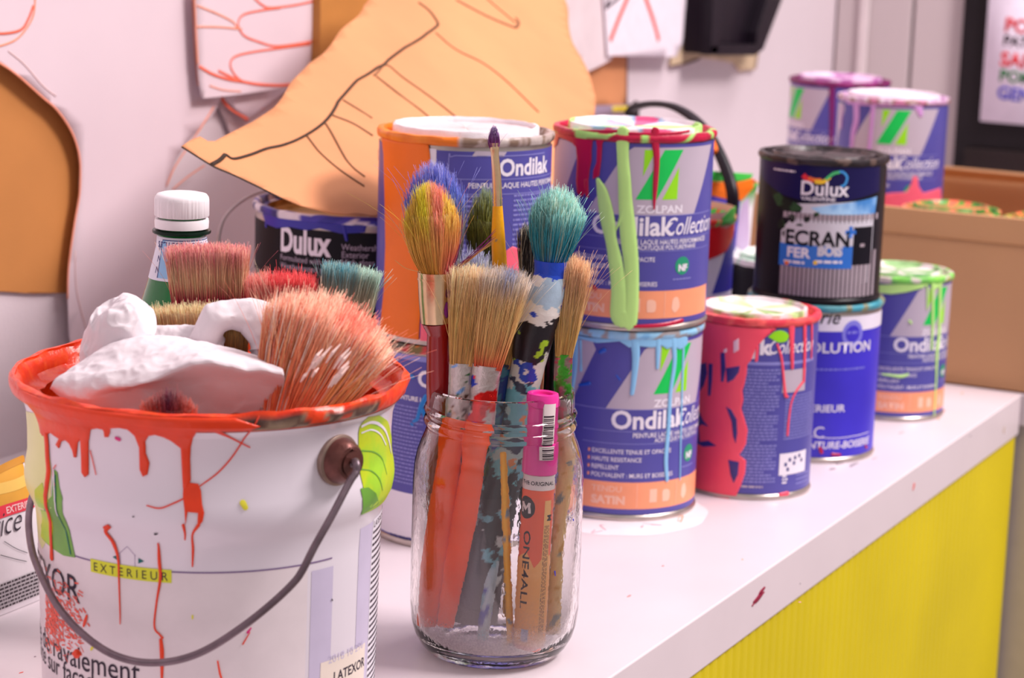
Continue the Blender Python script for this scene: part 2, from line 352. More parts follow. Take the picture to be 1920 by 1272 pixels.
wallsheet('line_drawing', .018, [(358, -60), (360, 60), (366, 150), (371, 184), (450, 177), (540, 163), (592, 152), (586, 60), (584, -60)],
    [([(362, 10), (400, 25), (430, 40), (440, 52)], 3, 2), ([(362, 50), (400, 50), (448, 54)], 3, 2), ([(520, 14), (480, 20), (450, 28), (441, 45), (452, 66), (480, 78), (510, 86), (550, 82), (580, 77)], 3.5, 1), ([(470, -5), (485, 8), (500, 14), (540, 10), (580, 2)], 3.5, 1),
     ([(575, 82), (520, 90), (470, 97), (436, 105), (425, 118), (430, 135), (445, 150), (470, 158)], 3.5, 1), ([(366, 124), (390, 138), (420, 148), (450, 153), (480, 158), (520, 160), (545, 158)], 5, 1), ([(402, 132), (420, 141), (440, 150)], 4, 1), ([(385, 160), (410, 168), (445, 171)], 2, 2), ([(357, -20), (360, 40), (364, 120)], 3, 2)],
    [WHT, INK, INK2], 'white sheet with orange-red looping pen lines above the bottle', 'drawing', .003)
wallsheet('scribble_sheet', .004, [(396, 170), (540, 150), (560, 240), (500, 300), (440, 270)], [([(412, 182), (425, 200), (463, 226)], 3, 1), ([(424, 170), (428, 190)], 3, 1), ([(498, 165), (500, 190), (490, 205)], 3, 1)], [mat('mauve_paper', (205, 180, 184), .8), INK], 'mauve sheet with orange strokes glimpsed under the line drawing', 'paper')
b = MB(); p0 = on_y(582, 60, YW-.02); p1 = on_y(690, 60, YW-.02); b.box(p0[0], p1[0], YW-.03, YW-.002, .24, .62)
tag(b.build('wooden_batten', mat('batten_wood', (190, 128, 60), .6, var=.12, scale=14), origin=((p0[0]+p1[0])/2, YW-.015, .24), smooth=False, bevel=.001), 'brown upright batten on the wall beside the line drawing', 'batten')
wallsheet('kraft_sheet', .004, [(1000, -60), (1180, -60), (1177, 60), (1175, 207), (1060, 212), (990, 100)], [([(1177, -30), (1176, 100), (1175, 205)], 5, 1)], [KRAFT, mat('sheet_edge_grey', (120, 96, 100), .7)], 'tan kraft sheet on the wall right of the leaning kraft figure', 'paper')
wallsheet('torn_paper', .016, [(1038, -60), (1042, 15), (1052, 60), (1062, 84), (1063, 104), (1078, 118), (1092, 137), (1118, 125), (1142, 112), (1150, 60), (1160, -60)], [([(1052, 24), (1062, 16)], 3, 1), ([(1078, 112), (1086, 104)], 3, 1)], [mat('torn_paper_white', (222, 206, 210), .8, var=.06, scale=30), mat('paper_tear', (180, 130, 100), .8)], 'torn whitish paper scrap over the kraft, left of the red-stroke sheet', 'paper', .003)
wallsheet('stroke_drawing', .022, [(1128, -60), (1139, 105), (1268, 107), (1280, 80), (1284, 30), (1292, -60)], [([(1183, -20), (1160, 35), (1144, 76)], 13, 1), ([(1204, -20), (1222, 30), (1235, 76)], 12, 1), ([(1135, 16), (1150, 4), (1170, -12)], 6, 2), ([(1136, 12), (1142, -2), (1143, -20)], 8, 2)], [mat('bright_sheet', (240, 230, 240), .6), mat('marker_red', (246, 72, 40), .6), mat('drawn_dark', (60, 36, 52), .6)], 'white sheet with two thick red-orange strokes like legs', 'drawing')
# kraft figure leaning on the wall, foot on the big dark tin
kA, kB = np.array([0, .755, .212]), np.array([0, 1.030, .40]); kn = np.cross([1, 0, 0], kB-kA); kn /= np.linalg.norm(kn); ks = (kB-kA)/np.linalg.norm(kB-kA)
def kp(px, py): d = ray(px, py); t = ((kA-CO)@kn)/(d@kn); P = CO+d*t; return (P[0], (P-kA)@ks)
F = Flat(); F.poly([kp(*q) for q in [(336, 274), (352, 262), (369, 255), (384, 264), (397, 264), (430, 246), (462, 228), (498, 201), (520, 180), (551, 148), (600, 102), (650, 45), (690, 0), (740, -60), (1030, -60), (1046, 10), (1072, 80), (1100, 140), (1112, 185), (1110, 235), (1080, 330), (900, 396), (760, 412), (690, 404), (620, 400), (560, 385), (520, 368), (485, 352), (430, 326), (391, 309)]], 0, 0)
for pts, wd, m in [([(391, 309), (406, 300), (416, 290), (432, 298), (465, 290), (495, 279), (531, 271), (564, 254), (607, 216), (637, 186), (670, 152), (700, 129), (721, 120), (747, 99), (775, 78), (799, 64), (817, 51), (820, 43), (804, 21), (783, 5)], 4.2, 1), ([(391, 309), (406, 300), (416, 290)], 6, 1),
    ([(696, 142), (723, 122), (752, 146), (804, 185), (848, 219)], 2.6, 2), ([(642, 188), (670, 205), (696, 222)], 2.8, 2), ([(700, 143), (739, 172), (778, 200), (801, 219)], 2.8, 2), ([(612, 216), (650, 231), (686, 254)], 3, 2), ([(596, 231), (617, 261), (637, 287), (660, 314), (683, 332)], 3, 2), ([(566, 254), (601, 290), (637, 320), (682, 350)], 2.8, 2),
    ([(817, 62), (856, 94), (908, 120), (960, 161), (1010, 211)], 3, 2), ([(851, 0), (903, 29), (947, 48), (960, 51), (967, 42), (964, 34)], 5, 2), ([(908, -5), (930, 15), (960, 42)], 3, 2), ([(336, 276), (391, 311), (430, 328), (485, 354), (525, 374)], 2.6, 1)]:
    F.line([kp(*q) for q in pts], wd*.00046, m, .0007)
def kmap(x, y, z):
    P = kA+np.array([x, 0, 0])+ks*y
    wv = .006*noise.noise(Vector((x*6, y*7, 3.1)))+.012*max(0, noise.noise(Vector(((x+y)*9, (x-y)*3, 1.7))))
    cr = 0
    return P-np.array([0, 1, 0])*(wv+cr)+kn*(-z if kn[1] > 0 else z)
tag(F.build('kraft_cutout', [KRAFT, BLKINK, BRNINK], None, kmap, .012, .012, origin=(1.45, .85, .25), solid=.0006), 'large kraft paper cut-out with black marker lines leaning on the wall behind the tins', 'paper')
# black tray hanging on a torn cardboard backing
YB = YW-.03
P = lambda q, Y=YB: (lambda p: (p[0], p[2]))(on_y(q[0], q[1], Y))
wallsheet('torn_cardboard', .006, [(1290, -60), (1284, 20), (1272, 70), (1256, 124), (1285, 118), (1312, 108), (1345, 112), (1378, 118), (1388, 134), (1418, 130), (1424, 96), (1448, 30), (1470, -60)], [([(1262, 124), (1286, 119), (1312, 109)], 6, 1), ([(1292, -20), (1284, 40), (1270, 90)], 8, 2)], [mat('torn_card', (206, 182, 150), .8, var=.12, scale=40), mat('card_dark', (110, 84, 80), .8), mat('card_grey', (160, 146, 140), .8)], 'torn strip of cardboard behind the hanging black tray', 'cardboard', solid=.002)
tr = thing('hanging_tray', (*on_y(1370, 60, YB)[:2], on_y(1370, 100, YB)[2]), 'black plastic tray hanging on the wall over torn cardboard', 'tray')
def frus(b, out, ya, yb):
    n = len(out); V = [(*[P(q)[0]], ya, P(q)[1]) for q in out]+[(P(q)[0], yb, P(q)[1]) for q in out]
    b.add(V, [(i, (i+1) % n, n+(i+1) % n, n+i) for i in range(n)]+[tuple(range(n)), tuple(range(2*n-1, n-1, -1))])
b = MB(); frus(b, [(1318, -60), (1312, 100), (1392, 102), (1412, 92), (1466, -60)], YW-.009, YB); b.build('tray_back', mat('black_plastic', (24, 16, 26), .35), tr, smooth=False)
for out in ([(1318, -60), (1312, 100), (1326, 100), (1338, -60)], [(1312, 84), (1312, 102), (1396, 103), (1400, 82)], [(1396, 103), (1412, 92), (1470, -60), (1436, -60), (1400, 60)]):
    b = MB(); frus(b, out, YB, YB-.014); b.build('tray_edge', mat('black_plastic'), tr, smooth=False, bevel=.001)
# small things hanging low on the wall behind the crimson tin
b = MB(); p = on_y(1183, 205, YW-.01); b.tube([(p[0], YW-.001, p[2]), (p[0], YW-.012, p[2]), (p[0], YW-.018, p[2]+.008)], [.007, .006, .004], 12)
b.lathe((p[0], YW-.0125, p[2]-.004), [(0, -.006), (.0075, -.005), (.0075, .005), (0, .006)], 20)
tag(b.build('wall_hook', mat('black_plastic'), origin=p), 'small black hook on the wall below the tan kraft sheet', 'hook')
wallsheet('tape_strip', .008, [(1113, 198), (1182, 196), (1180, 214), (1112, 216)], [([(1148, 205), (1180, 204)], 14, 1)], [mat('tape_grey', (150, 130, 150), .5), mat('tape_yellow', (214, 190, 50), .5)], 'grey and yellow tape strip at the foot of the tan kraft sheet', 'tape')

# ================================================================ tins
TIN = mat('tin_metal', (190, 178, 172), .32, .85, var=.12, scale=80, bump=.05)
RIMP = mat('painted_rim', rough=.38, attr=True, var=.06, scale=120, bump=.25, bscale=260)
NAVY = mat('label_indigo', (80, 76, 160), .38, var=.03); LGREY = mat('label_lilac_grey', (190, 176, 192), .4, var=.02); LWHITE = mat('label_white', (236, 228, 240), .4, var=.01)
LGREEN = mat('logo_green', (0, 200, 84), .4); LLIME = mat('logo_lime', (150, 225, 20), .4); PEACH = mat('label_peach', (250, 160, 118), .4); PEACHL = mat('label_peach_light', (252, 196, 170), .4)
NAVYL = mat('label_line_blue', (140, 138, 208), .4); NAVYD = mat('label_navy', (40, 40, 120), .4); LIMEB = mat('badge_green', (30, 150, 110), .4)
P_LIME = mat('paint_lime', (198, 246, 142), .35, var=.03, scale=60); P_CRIM = mat('paint_crimson', (190, 8, 62), .25, var=.06, scale=60); P_ORAN = mat('paint_orange', (242, 112, 0), .45, var=.06, scale=30, bump=.1)
P_CORAL = mat('paint_coral', (252, 78, 104), .4, var=.05, scale=30, bump=.15, bscale=120); P_SKY = mat('paint_sky_blue', (140, 198, 240), .3, var=.05); P_BLUE = mat('paint_blue', (24, 80, 190), .3); P_PINK = mat('paint_pink', (246, 100, 124), .35)
P_LILAC = mat('paint_lilac', (206, 150, 216), .35); P_GREENP = mat('paint_green', (60, 190, 70), .35); P_RED = mat('paint_red', (226, 30, 40), .35, var=.08); P_MAG = mat('paint_magenta', (226, 30, 130), .35)
LABELM = [NAVY, LGREY, LWHITE, LGREEN, LLIME, PEACH, PEACHL, NAVYL, NAVYD, LIMEB]
GCAN = 'used paint tins on the worktop'
def ncol(cols, sc=30, seed=0):
    """colour function for a painted rim: patches of the given sRGB colours"""
    L = [lin(c) for c in cols]
    def f(a, j, z):
        t = noise.noise(Vector((math.cos(a)*2.2*sc/30, math.sin(a)*2.2*sc/30, seed+j*.10)))*.5+.5
        t = (t-.22)/.56; i = max(0, min(len(L)-1, int(t*len(L)))); return L[i]
    return f
def tin(c, base, R, H, label, rim, lid=None, lidm=None, body=None, group=GCAN, lidz=-.0012, seed=0, cat='paint tin'):
    t = thing('paint_tin', (c[0], c[1], base), label, cat, group); o = (c[0], c[1], base)
    b = MB(); b.lathe(o, [(0, .0012), (R-.003, .0012), (R-.002, 0), (R+.0008, .0003), (R+.0013, .0016), (R+.0008, .0032), (R-.0006, .0044), (R, .006), (R, H-.0095), (R-.0008, H-.0078), (R-.0004, H-.0062)], 112)
    b.build('body', body or TIN, t)
    b = MB(); wob = lambda a, j, r, z: (r+.0005*noise.noise(Vector((math.cos(a)*4, math.sin(a)*4, j*.5+seed))), z+.0006*noise.noise(Vector((math.cos(a)*5, math.sin(a)*5, j*.3+seed+9))))
    b.lathe(o, [(R-.0004, H-.0064), (R+.0010, H-.0058), (R+.0018, H-.0042), (R+.0018, H-.0022), (R+.0010, H-.0008), (R-.0006, H-.0004), (R-.0024, H-.0006), (R-.0034, H-.0022), (R-.0042, H-.0048), (R-.0078, H-.0052), (R-.0084, H-.0048)], 144, col=rim, rfn=wob)
    b.build('rim', RIMP, t)
    L = R-.0084; zz = H+lidz
    b = MB(); b.lathe(o, [(L, H-.0048), (L-.0001, zz), (L-.0008, zz+.0010), (L-.0022, zz+.0011), (L-.0030, zz), (L-.0040, zz-.0018), (L-.011, zz-.0020), (L*.45, zz-.0016), (0, zz-.0018)], 112, col=lid or (lambda a, j, z: lin((235, 226, 232))), rfn=wob)
    b.build('lid', lidm or RIMP, t)
    prof = [(R, .0), (R, H)]; d = Drum(o, prof, R); d.H = H; d.thing = t
    return t, d
def clear_body(d): pass
def front(F, d, logo, nobottom=False, words=True):
    """front of the indigo lacquer label, laid out around its green-and-lime logo"""
    R, k = d.R, d.H/.1335; X = lambda a: math.radians(a-21.5+logo)*R; Y = lambda z: z*k
    W = PI*R*.9995
    F.rect(-W, Y(.0046), W, Y(.1268), 0, .0001)
    F.poly([(X(-33), Y(.0785)), (X(-6), Y(.1205)), (X(0), Y(.1244)), (X(72), Y(.1244)), (X(50), Y(.0785))], 1, .0002)
    F.poly([(X(-92), Y(.0785)), (X(-62), Y(.0785)), (X(-42), Y(.1190)), (X(-45), Y(.1244)), (X(-74), Y(.1244))], 1, .0002)
    F.poly([(X(22), Y(.1228)), (X(37), Y(.1228)), (X(17.5), Y(.0895)), (X(2.5), Y(.0895))], 3, .0003)
    F.poly([(X(7.5), Y(.1228)), (X(15.5), Y(.1228)), (X(7), Y(.1050))], 4, .0003)
    F.poly([(X(34), Y(.1115)), (X(33.4), Y(.0895)), (X(21.5), Y(.0895))], 4, .0003)
    F.text('ZOLPAN', X(21), Y(.0805), .0072*k, 2, .0003, 'c', bold=.03, sx=1.18)
    F.text('Ondilak', X(-28.5), Y(.0655), .0176*k, 2, .0003, bold=.028, sx=1.0)
    F.text('Collection', X(23.5), Y(.0655), .0170*k, 2, .0003, shear=.35, sx=.72, bold=.005)
    F.rect(X(-60), Y(.0785), X(75), Y(.0790), 7, .00028); F.rect(X(-50), Y(.0632), X(75), Y(.0636), 7, .00028); F.rect(X(-50), Y(.0545), X(75), Y(.0549), 7, .00028)
    F.text('PEINTURE LAQUE HAUTES PERFORMANCES', X(-12), Y(.0592), .0046*k, 2, .0003, bold=.012, sx=.84)
    F.text('ACRYLIQUE POLYURETHANE', X(5), Y(.0556), .0042*k, 2, .0003, bold=.012, sx=.84)
    for i, t in enumerate(('EXCELLENTE TENUE ET OPACITE', 'HAUTE RESISTANCE', 'REPELLENT', 'POLYVALENT : MURS ET BOISERIES')):
        F.text(t, X(-42), Y(.0475-.0056*i), .0043*k, 2, .0003, bold=.008, sx=.90); F.rect(X(-45), Y(.0478-.0056*i), X(-43.4), Y(.0500-.0056*i), 5, .0003)
    n = 20; F.poly([(X(41)+.0062*k*math.cos(2*PI*i/n), Y(.0440)+.0062*k*math.sin(2*PI*i/n)) for i in range(n)], 9, .0003)
    F.text('NF', X(41.5), Y(.0405), .0062*k, 2, .0004, 'c', bold=.05); F.dashes(X(33), X(50), Y(.0345), .0009, 7, .0003, 5)
    F.rect(X(-60), Y(.0085), X(78), Y(.0275), 5, .0002)
    F.text('TENDU', X(-41), Y(.0205), .0058*k, 6, .0003, bold=.01, sx=1.1); F.text('SATIN', X(-41), Y(.0120), .0078*k, 6, .0003, bold=.05, sx=1.1)
    F.rect(X(-7), Y(.0095), X(-6.6), Y(.0265), 6, .0003); F.rect(X(27), Y(.0095), X(27.4), Y(.0265), 6, .0003)
    F.rect(X(3), Y(.0130), X(9), Y(.0225), 6, .0003); F.blob([(X(14), Y(.013)), (X(20), Y(.0135)), (X(20), Y(.0205)), (X(14), Y(.0210))], 6, .0003, .00001, .0001, 3)
    F.blob([(X(33), Y(.0150)), (X(36), Y(.0120)), (X(40), Y(.0160)), (X(38), Y(.0225)), (X(34), Y(.0215))], 6, .0003, .00001, .0001, 3)
def art(d, F, name='label', mats=LABELM, step=.0035, ystep=0, label=None):
    o = F.build(name, mats, d.thing, d.fn, step, ystep)
    if label: o['label'] = label
    return o
def paint(d, m, blobs=(), ridges=(), name='paint_drips', k=.00036, hgt=.0007, extra=None, h=.0005, label=None):
    sc = 1 if k is None else k
    nm = {'paint_drips': 'paint_drip', 'bare_patches': 'bare_patch', 'blue_splashes': 'paint_splash', 'violet_drops': 'paint_drop', 'pink_spill': 'pink_patch'}.get(name, name)
    for p in blobs:
        F = Flat(); F.poly(d.pp(p), 0, h, .0004, .0006); art(d, F, nm, [m], .003, .006, label)
    for p in ridges:
        F = Flat(); F.ridge(d.pp(p, k), 0, hgt, h); art(d, F, nm, [m], .003, .006, label)
    if extra:
        F = Flat(); extra(F); art(d, F, nm, [m], .003, .006, label)
W1 = (238, 230, 236); G1 = (150, 135, 128)
# --- crimson-topped stack
t, dZ = tin((1.404, .628), .1333, .0545, .1333, 'indigo lacquer tin with crimson rim and long lime-green drips, upper tin of the middle stack',
    ncol([(190, 8, 60), (200, 10, 66), (180, 6, 56), (170, 226, 120), (196, 10, 64)], 30, 2), lid=ncol([(176, 232, 130), (172, 230, 124), W1, W1, W1, (150, 190, 220), (220, 90, 140)], 34, 5.3), lidz=.0012, seed=1)
F = Flat(); front(F, dZ, 21.5); art(dZ, F)
paint(dZ, P_CRIM, [[(1008, 250), (1012, 262), (1026, 268), (1032, 276), (1040, 278), (1046, 272), (1050, 258), (1062, 262), (1074, 268), (1081, 276), (1083, 300), (1081, 340), (1083, 362), (1091, 370), (1098, 362), (1104, 342), (1106, 320), (1110, 300), (1110, 282), (1112, 264), (1118, 262), (1120, 275), (1119, 305), (1113, 320), (1112, 336), (1124, 330), (1128, 300), (1130, 270), (1136, 256), (1150, 250), (1160, 248), (1160, 243), (1100, 243), (1050, 240), (1010, 236)]],
    [[(1228, 246, 16), (1229, 270, 14), (1231, 300, 11), (1229, 340, 10), (1227, 370, 7), (1226, 392, 3)], [(1100, 340, 10), (1101, 360, 8), (1102, 368, 7)], [(1170, 250, 6), (1230, 252, 7), (1290, 246, 6)], [(1113, 537, 7), (1116, 541, 8)], [(1190, 613, 8), (1240, 610, 9), (1278, 601, 8)]])
paint(dZ, P_LIME, [], [[(1168, 250, 26), (1168, 290, 22), (1171, 340, 24), (1173, 380, 26), (1178, 440, 30), (1184, 500, 27), (1185, 560, 25), (1181, 602, 28)], [(1122, 338, 9), (1130, 362, 22), (1139, 410, 28), (1146, 450, 22), (1154, 490, 26), (1160, 540, 28), (1161, 585, 34), (1165, 598, 34)], [(1174, 385, 16), (1160, 420, 5), (1150, 440, 3)], [(1172, 595, 30), (1176, 602, 30), (1178, 608, 24)]], hgt=.0007, h=.0006)
t, dZ2 = tin((1.404, .628), 0, .0530, .1330, 'indigo lacquer tin with pale-blue drips under the crimson-topped tin',
    ncol([(150, 196, 230), (146, 200, 236), (160, 150, 150), (150, 206, 240), (120, 180, 226)], 40, 7), lidz=-.004, seed=2)
F = Flat(); front(F, dZ2, 41.5); art(dZ2, F)
paint(dZ2, P_SKY, [[(1288, 632), (1288, 645), (1281, 652), (1274, 656), (1262, 650), (1250, 655), (1240, 648), (1222, 652), (1204, 650), (1190, 648), (1180, 652), (1162, 640), (1120, 643), (1090, 636), (1068, 632), (1068, 624), (1100, 632), (1150, 636), (1220, 634), (1270, 626)]],
    [[(1190, 636, 18), (1192, 670, 14), (1188, 715, 10), (1185, 738, 8)], [(1262, 636, 12), (1264, 680, 10), (1256, 740, 9), (1253, 800, 9), (1248, 860, 9), (1250, 900, 8)], [(1281, 640, 6), (1279, 700, 5), (1276, 800, 4), (1274, 900, 3)], [(1234, 636, 12), (1233, 665, 9), (1232, 690, 6)], [(1078, 640, 20), (1078, 690, 14), (1074, 730, 8)], [(1089, 640, 7), (1090, 668, 4), (1090, 694, 7)]], hgt=.0007)
paint(dZ2, P_BLUE, [], [[(1126, 660, 8), (1133, 657, 9)], [(1198, 631, 10), (1210, 631, 8)], [(1087, 722, 5), (1106, 719, 7)], [(1156, 704, 3), (1162, 712, 4)]])
# --- orange stack
dOface = math.atan2(-.692, -1.279)
def orim(a, j, z):
    rel = (a-dOface+PI) % (2*PI)-PI
    if -2.6 < rel < -.10: return ncol([(240, 130, 16), (236, 120, 10), (244, 140, 20)], 40, 3)(a, j, z)
    return ncol([(150, 130, 120), (176, 156, 150), (128, 104, 88), (190, 176, 172)], 60, 3)(a, j, z)
t, dO = tin((1.279, .692), .1350, .0562, .1345, 'tin half covered in orange paint, upper one of the stack left of the crimson-rimmed tin', orim,
    lid=lambda a, j, z: lin((240, 232, 238)) if j < 5 else lin((226, 206, 208)), lidz=.0016, seed=3)
F = Flat(); d = dO; R = d.R; P1 = lambda *q: d.px(*q)
W = PI*R*.9995; xs = P1(828, 300)[0]
F.rect(-W, .0046, W, .1255, 0, .0001); F.rect(P1(806, 300)[0], .0046, P1(818, 300)[0], .1262, 2, .0002); F.rect(P1(800, 300)[0], .0046, P1(807, 300)[0], .1262, 1, .00018)
def rr(x0, y0, x1, y1, c, wd, m): F.line([(x0+c, y1), (x1, y1)], wd, m, .0003, 3); F.line([(x0, y0), (x0, y1-c), (x0+c*.3, y1-c*.3), (x0+c, y1)], wd, m, .0003, 4)
a0 = P1(838, 430); a1 = P1(1012, 290); rr(a0[0], .055, a1[0]+.006, P1(840, 294)[1]+.001, .004, .0006, 7)
F.rect(a0[0], P1(870, 337)[1], .09, P1(870, 337)[1]+.0005, 7, .0003); F.rect(a0[0], P1(870, 365)[1], .09, P1(870, 365)[1]+.0005, 7, .0003)
F.poly([P1(885, 293), P1(892, 283), P1(950, 285), P1(944, 294)], 1, .0003)
p = P1(935, 330); F.text('Ondilak', p[0], p[1], .0150, 2, .0003, bold=.028, sx=.94)
p = P1(877, 353); F.text('PEINTURE LAQUE HAUTES PERFORMANCES', p[0], p[1], .0048, 2, .0003, bold=.012, sx=.92)
for i in range(26):
    y = P1(870, 370)[1]-.0031*i
    if y < .016: break
    F.dashes(P1(858, 400)[0], P1(905 if i % 7 != 3 else 885, 400)[0]+.002, y, .0012, 7, .0003, i); F.dashes(P1(962, 400)[0], P1(1004 if i % 6 != 4 else 985, 400)[0]+.01, y, .0012, 7, .0003, i+50)
art(d, F)
paint(d, P_ORAN, [], [[(806, 530, 7), (812, 560, 5)]], name='small_drip')
def ex(F):
    L = [dO.px(q[0], q[1]) for q in [(795, 262), (804, 270), (807, 290), (808, 320), (806, 380), (800, 440), (792, 500), (790, 560), (788, 600), (786, 636)]]
    F.poly([(-.066, .003), (-.061, .03), (-.060, .06), (-.0625, .09), (-.066, .118), (-.07, .1285)]+[(x, min(y, .1285)) for x, y in L]+[(L[-1][0], .003)], 0, .0005, .0006, .001)
paint(d, P_ORAN, extra=ex, name='orange_spill')
paint(d, P_PINK, [[(790, 600), (800, 598), (812, 604), (812, 645), (788, 645)], [(948, 470), (960, 462), (972, 466), (985, 452), (1000, 440), (1004, 420), (1009, 420), (1008, 540), (960, 560), (945, 520)]], name='pink_spill')
paint(d, mat('paint_violet', (70, 30, 110), .35), [], [[(776, 570, 5), (764, 580, 3)], [(698, 280, 2), (695, 300, 2)]], name='violet_drops')
t, dO2 = tin((1.279, .692), 0, .0555, .1348, 'indigo tin with blue splashes and a white foot panel, under the orange-covered tin',
    ncol([(160, 96, 40), (236, 120, 20), (120, 100, 50), (200, 60, 60), (90, 84, 70)], 60, 11), lidz=-.004, seed=4)
F = Flat(); d = dO2; P1 = lambda *q: d.px(*q); W = PI*d.R*.9995
F.rect(-W, .0046, W, .1255, 0, .0001); F.rect(-W, P1(760, 1008)[1], P1(1010, 960)[0], P1(750, 922)[1], 2, .0002); F.rect(-W, P1(760, 674)[1], P1(812, 674)[0], P1(760, 664)[1], 7, .0002)
F.rect(-W, .0035, W, P1(760, 1013)[1], 8, .00025)
p = P1(783, 724); F.text('Ondilak', p[0], p[1], .0150, 2, .0003, bold=.03)
p = P1(742, 745); F.text('PEINTURE LAQUE', p[0], p[1], .0042, 2, .0003, bold=.03); p = P1(740, 1009); F.text('DATE PEREMPTION', p[0]-.004, p[1]+.001, .0026, 8, .0004, bold=.02)
for i in range(40):
    y = P1(770, 765)[1]-.00255*i
    if y < P1(770, 915)[1]: break
    F.dashes(P1(738, 800)[0], P1(768 if i % 8 != 5 else 758, 800)[0]+.010, y, .0010, 7, .0003, i+9)
art(d, F)
paint(d, mat('paint_cyan_blue', (20, 120, 200), .3), [], [[(800, 745, 12), (790, 762, 9), (783, 785, 7), (776, 790, 6)], [(768, 703, 6), (775, 707, 8)], [(793, 770, 8), (797, 782, 6)], [(772, 795, 5), (774, 797, 5)], [(735, 690, 3), (741, 686, 4)]], name='blue_splashes')
# --- coral-covered tin
t, dP = tin((1.500, .570), 0, .0464, .1320, 'tin coated in coral-red paint with small print facing out, beside the pale-blue-dripped tin',
    ncol([(236, 66, 80), (226, 50, 70), (240, 90, 90), (230, 60, 80)], 40, 13), lid=ncol([(240, 226, 226), (236, 222, 222), (220, 214, 190), (190, 224, 150), (150, 170, 110)], 40, 15), lidz=.0006, seed=5)
F = Flat(); d = dP; P1 = lambda *q: d.px(*q); W = PI*d.R*.9995
F.rect(-W, .0046, W, .1255, 0, .0001)
F.rect(P1(1350, 680)[0], P1(1400, 684)[1], P1(1524, 680)[0], P1(1400, 678)[1], 7, .0002)
p = P1(1352, 665); F.text('Ond', p[0], p[1], .014, 2, .0003, bold=.05); p = P1(1424, 664); F.text('k', p[0], p[1], .0145, 2, .0003, bold=.05)
p = P1(1438, 664); F.text('Collection', p[0], p[1], .0145, 2, .0003, shear=.35, sx=.70, bold=.005)
for i in range(60):
    y = P1(1430, 696)[1]-.0024*i
    if y < .013: break
    x1 = 1458-(22 if i % 9 == 4 else 0)-(8 if i % 5 == 2 else 0); F.dashes(P1(1392, 800)[0], P1(x1, 800)[0], y, .0012, 7, .0003, i+77)
F.rect(P1(1468, 700)[0], P1(1490, 735)[1], P1(1510, 700)[0], P1(1490, 693)[1], 1, .0003)
for i in range(22):
    y = P1(1490, 744)[1]-.0022*i
    if y < P1(1490, 825)[1]: break
    F.dashes(P1(1470, 800)[0], P1(1518, 800)[0], y, .0010, 7, .0003, i+7)
F.rect(P1(1462, 850)[0], P1(1490, 888)[1], P1(1510, 850)[0], P1(1490, 848)[1], 2, .0003)
for i, (x, y) in enumerate([(1470, 875), (1478, 866), (1488, 862), (1496, 858), (1500, 866), (1474, 884), (1486, 872)]): p = P1(x, y); F.rect(p[0], p[1], p[0]+.0022, p[1]+.0026, 8, .0004)
for i in range(3): F.dashes(P1(1466, 900)[0], P1(1476, 900)[0], P1(1470, 895+6*i)[1], .0013, 2, .0003, i); F.dashes(P1(1492, 900)[0], P1(1512, 900)[0], P1(1500, 890+8*i)[1], .001, 7, .0003, i+4)
F.dashes(P1(1390, 910)[0], P1(1430, 910)[0], P1(1410, 915)[1], .0014, 1, .0003, 2)
F.blob([P1(1440, 632), P1(1452, 622), P1(1466, 620), P1(1478, 628), P1(1474, 640), P1(1458, 642)], 4, .0004, .0001, .0004, 3)
art(d, F)
def ex(F):
    top_ = .1255; L = [d_.px(*q) for q in [(1456, 606), (1450, 615), (1431, 637), (1417, 653), (1409, 675), (1401, 684), (1400, 701), (1396, 720), (1392, 733), (1394, 750), (1390, 766), (1396, 785), (1402, 807), (1400, 820), (1399, 832), (1392, 845), (1386, 853), (1392, 858), (1399, 864), (1397, 888), (1389, 911), (1382, 926), (1380, 934)]]
    F.poly([(-.078, .003), (-.078, top_)]+[(x, min(top_, y)) for x, y in L]+[(L[-1][0], .002)], 0, .0005, .0005, .0008)
d_ = dP; paint(dP, P_CORAL, extra=ex, name='coral_coating', ridges=[[(1484, 604, 16), (1484, 640, 11), (1485, 690, 7)], [(1508, 604, 10), (1508, 660, 8), (1506, 715, 7)], [(1521, 602, 8), (1521, 640, 5), (1520, 672, 4)], [(1457, 646, 4), (1465, 672, 5), (1469, 710, 5), (1472, 740, 7), (1476, 744, 5)], [(1506, 714, 6), (1492, 734, 5), (1483, 756, 4), (1478, 790, 5), (1476, 816, 5)], [(1418, 676, 6), (1420, 650, 6)], [(1440, 608, 8), (1470, 608, 8), (1522, 600, 8)], [(1462, 928, 8), (1475, 926, 10)], [(1365, 936, 9), (1300, 928, 9)]])
P_HOLE = mat('label_indigo_dark', (56, 44, 120), .45, var=.15, scale=70)
paint(dP, P_HOLE, [[(1302, 690), (1310, 684), (1326, 680), (1328, 700), (1322, 722), (1312, 738), (1304, 736)], [(1330, 682), (1338, 682), (1337, 712), (1334, 742), (1329, 742)], [(1352, 662), (1360, 660), (1362, 690), (1358, 716), (1353, 716)], [(1362, 690), (1376, 688), (1388, 686), (1386, 698), (1376, 712), (1364, 718)],
    [(1362, 762), (1372, 768), (1382, 786), (1383, 812), (1380, 832), (1375, 818), (1372, 790)], [(1306, 770), (1314, 772), (1320, 788), (1330, 800), (1318, 796), (1312, 800), (1314, 828), (1330, 826), (1345, 836), (1320, 838), (1306, 830)], [(1283, 800), (1286, 800), (1286, 828), (1282, 828)], [(1366, 862), (1386, 866), (1384, 890), (1376, 906), (1370, 890)], [(1292, 600), (1298, 610), (1297, 650), (1292, 650)]], h=.0009, name='bare_patches')
paint(dP, mat('label_print_white', (240, 200, 214), .4), [[(1376, 640), (1386, 634), (1386, 656), (1376, 662)], [(1358, 655), (1364, 653), (1364, 660), (1358, 662)]], h=.001, name='print_patch')
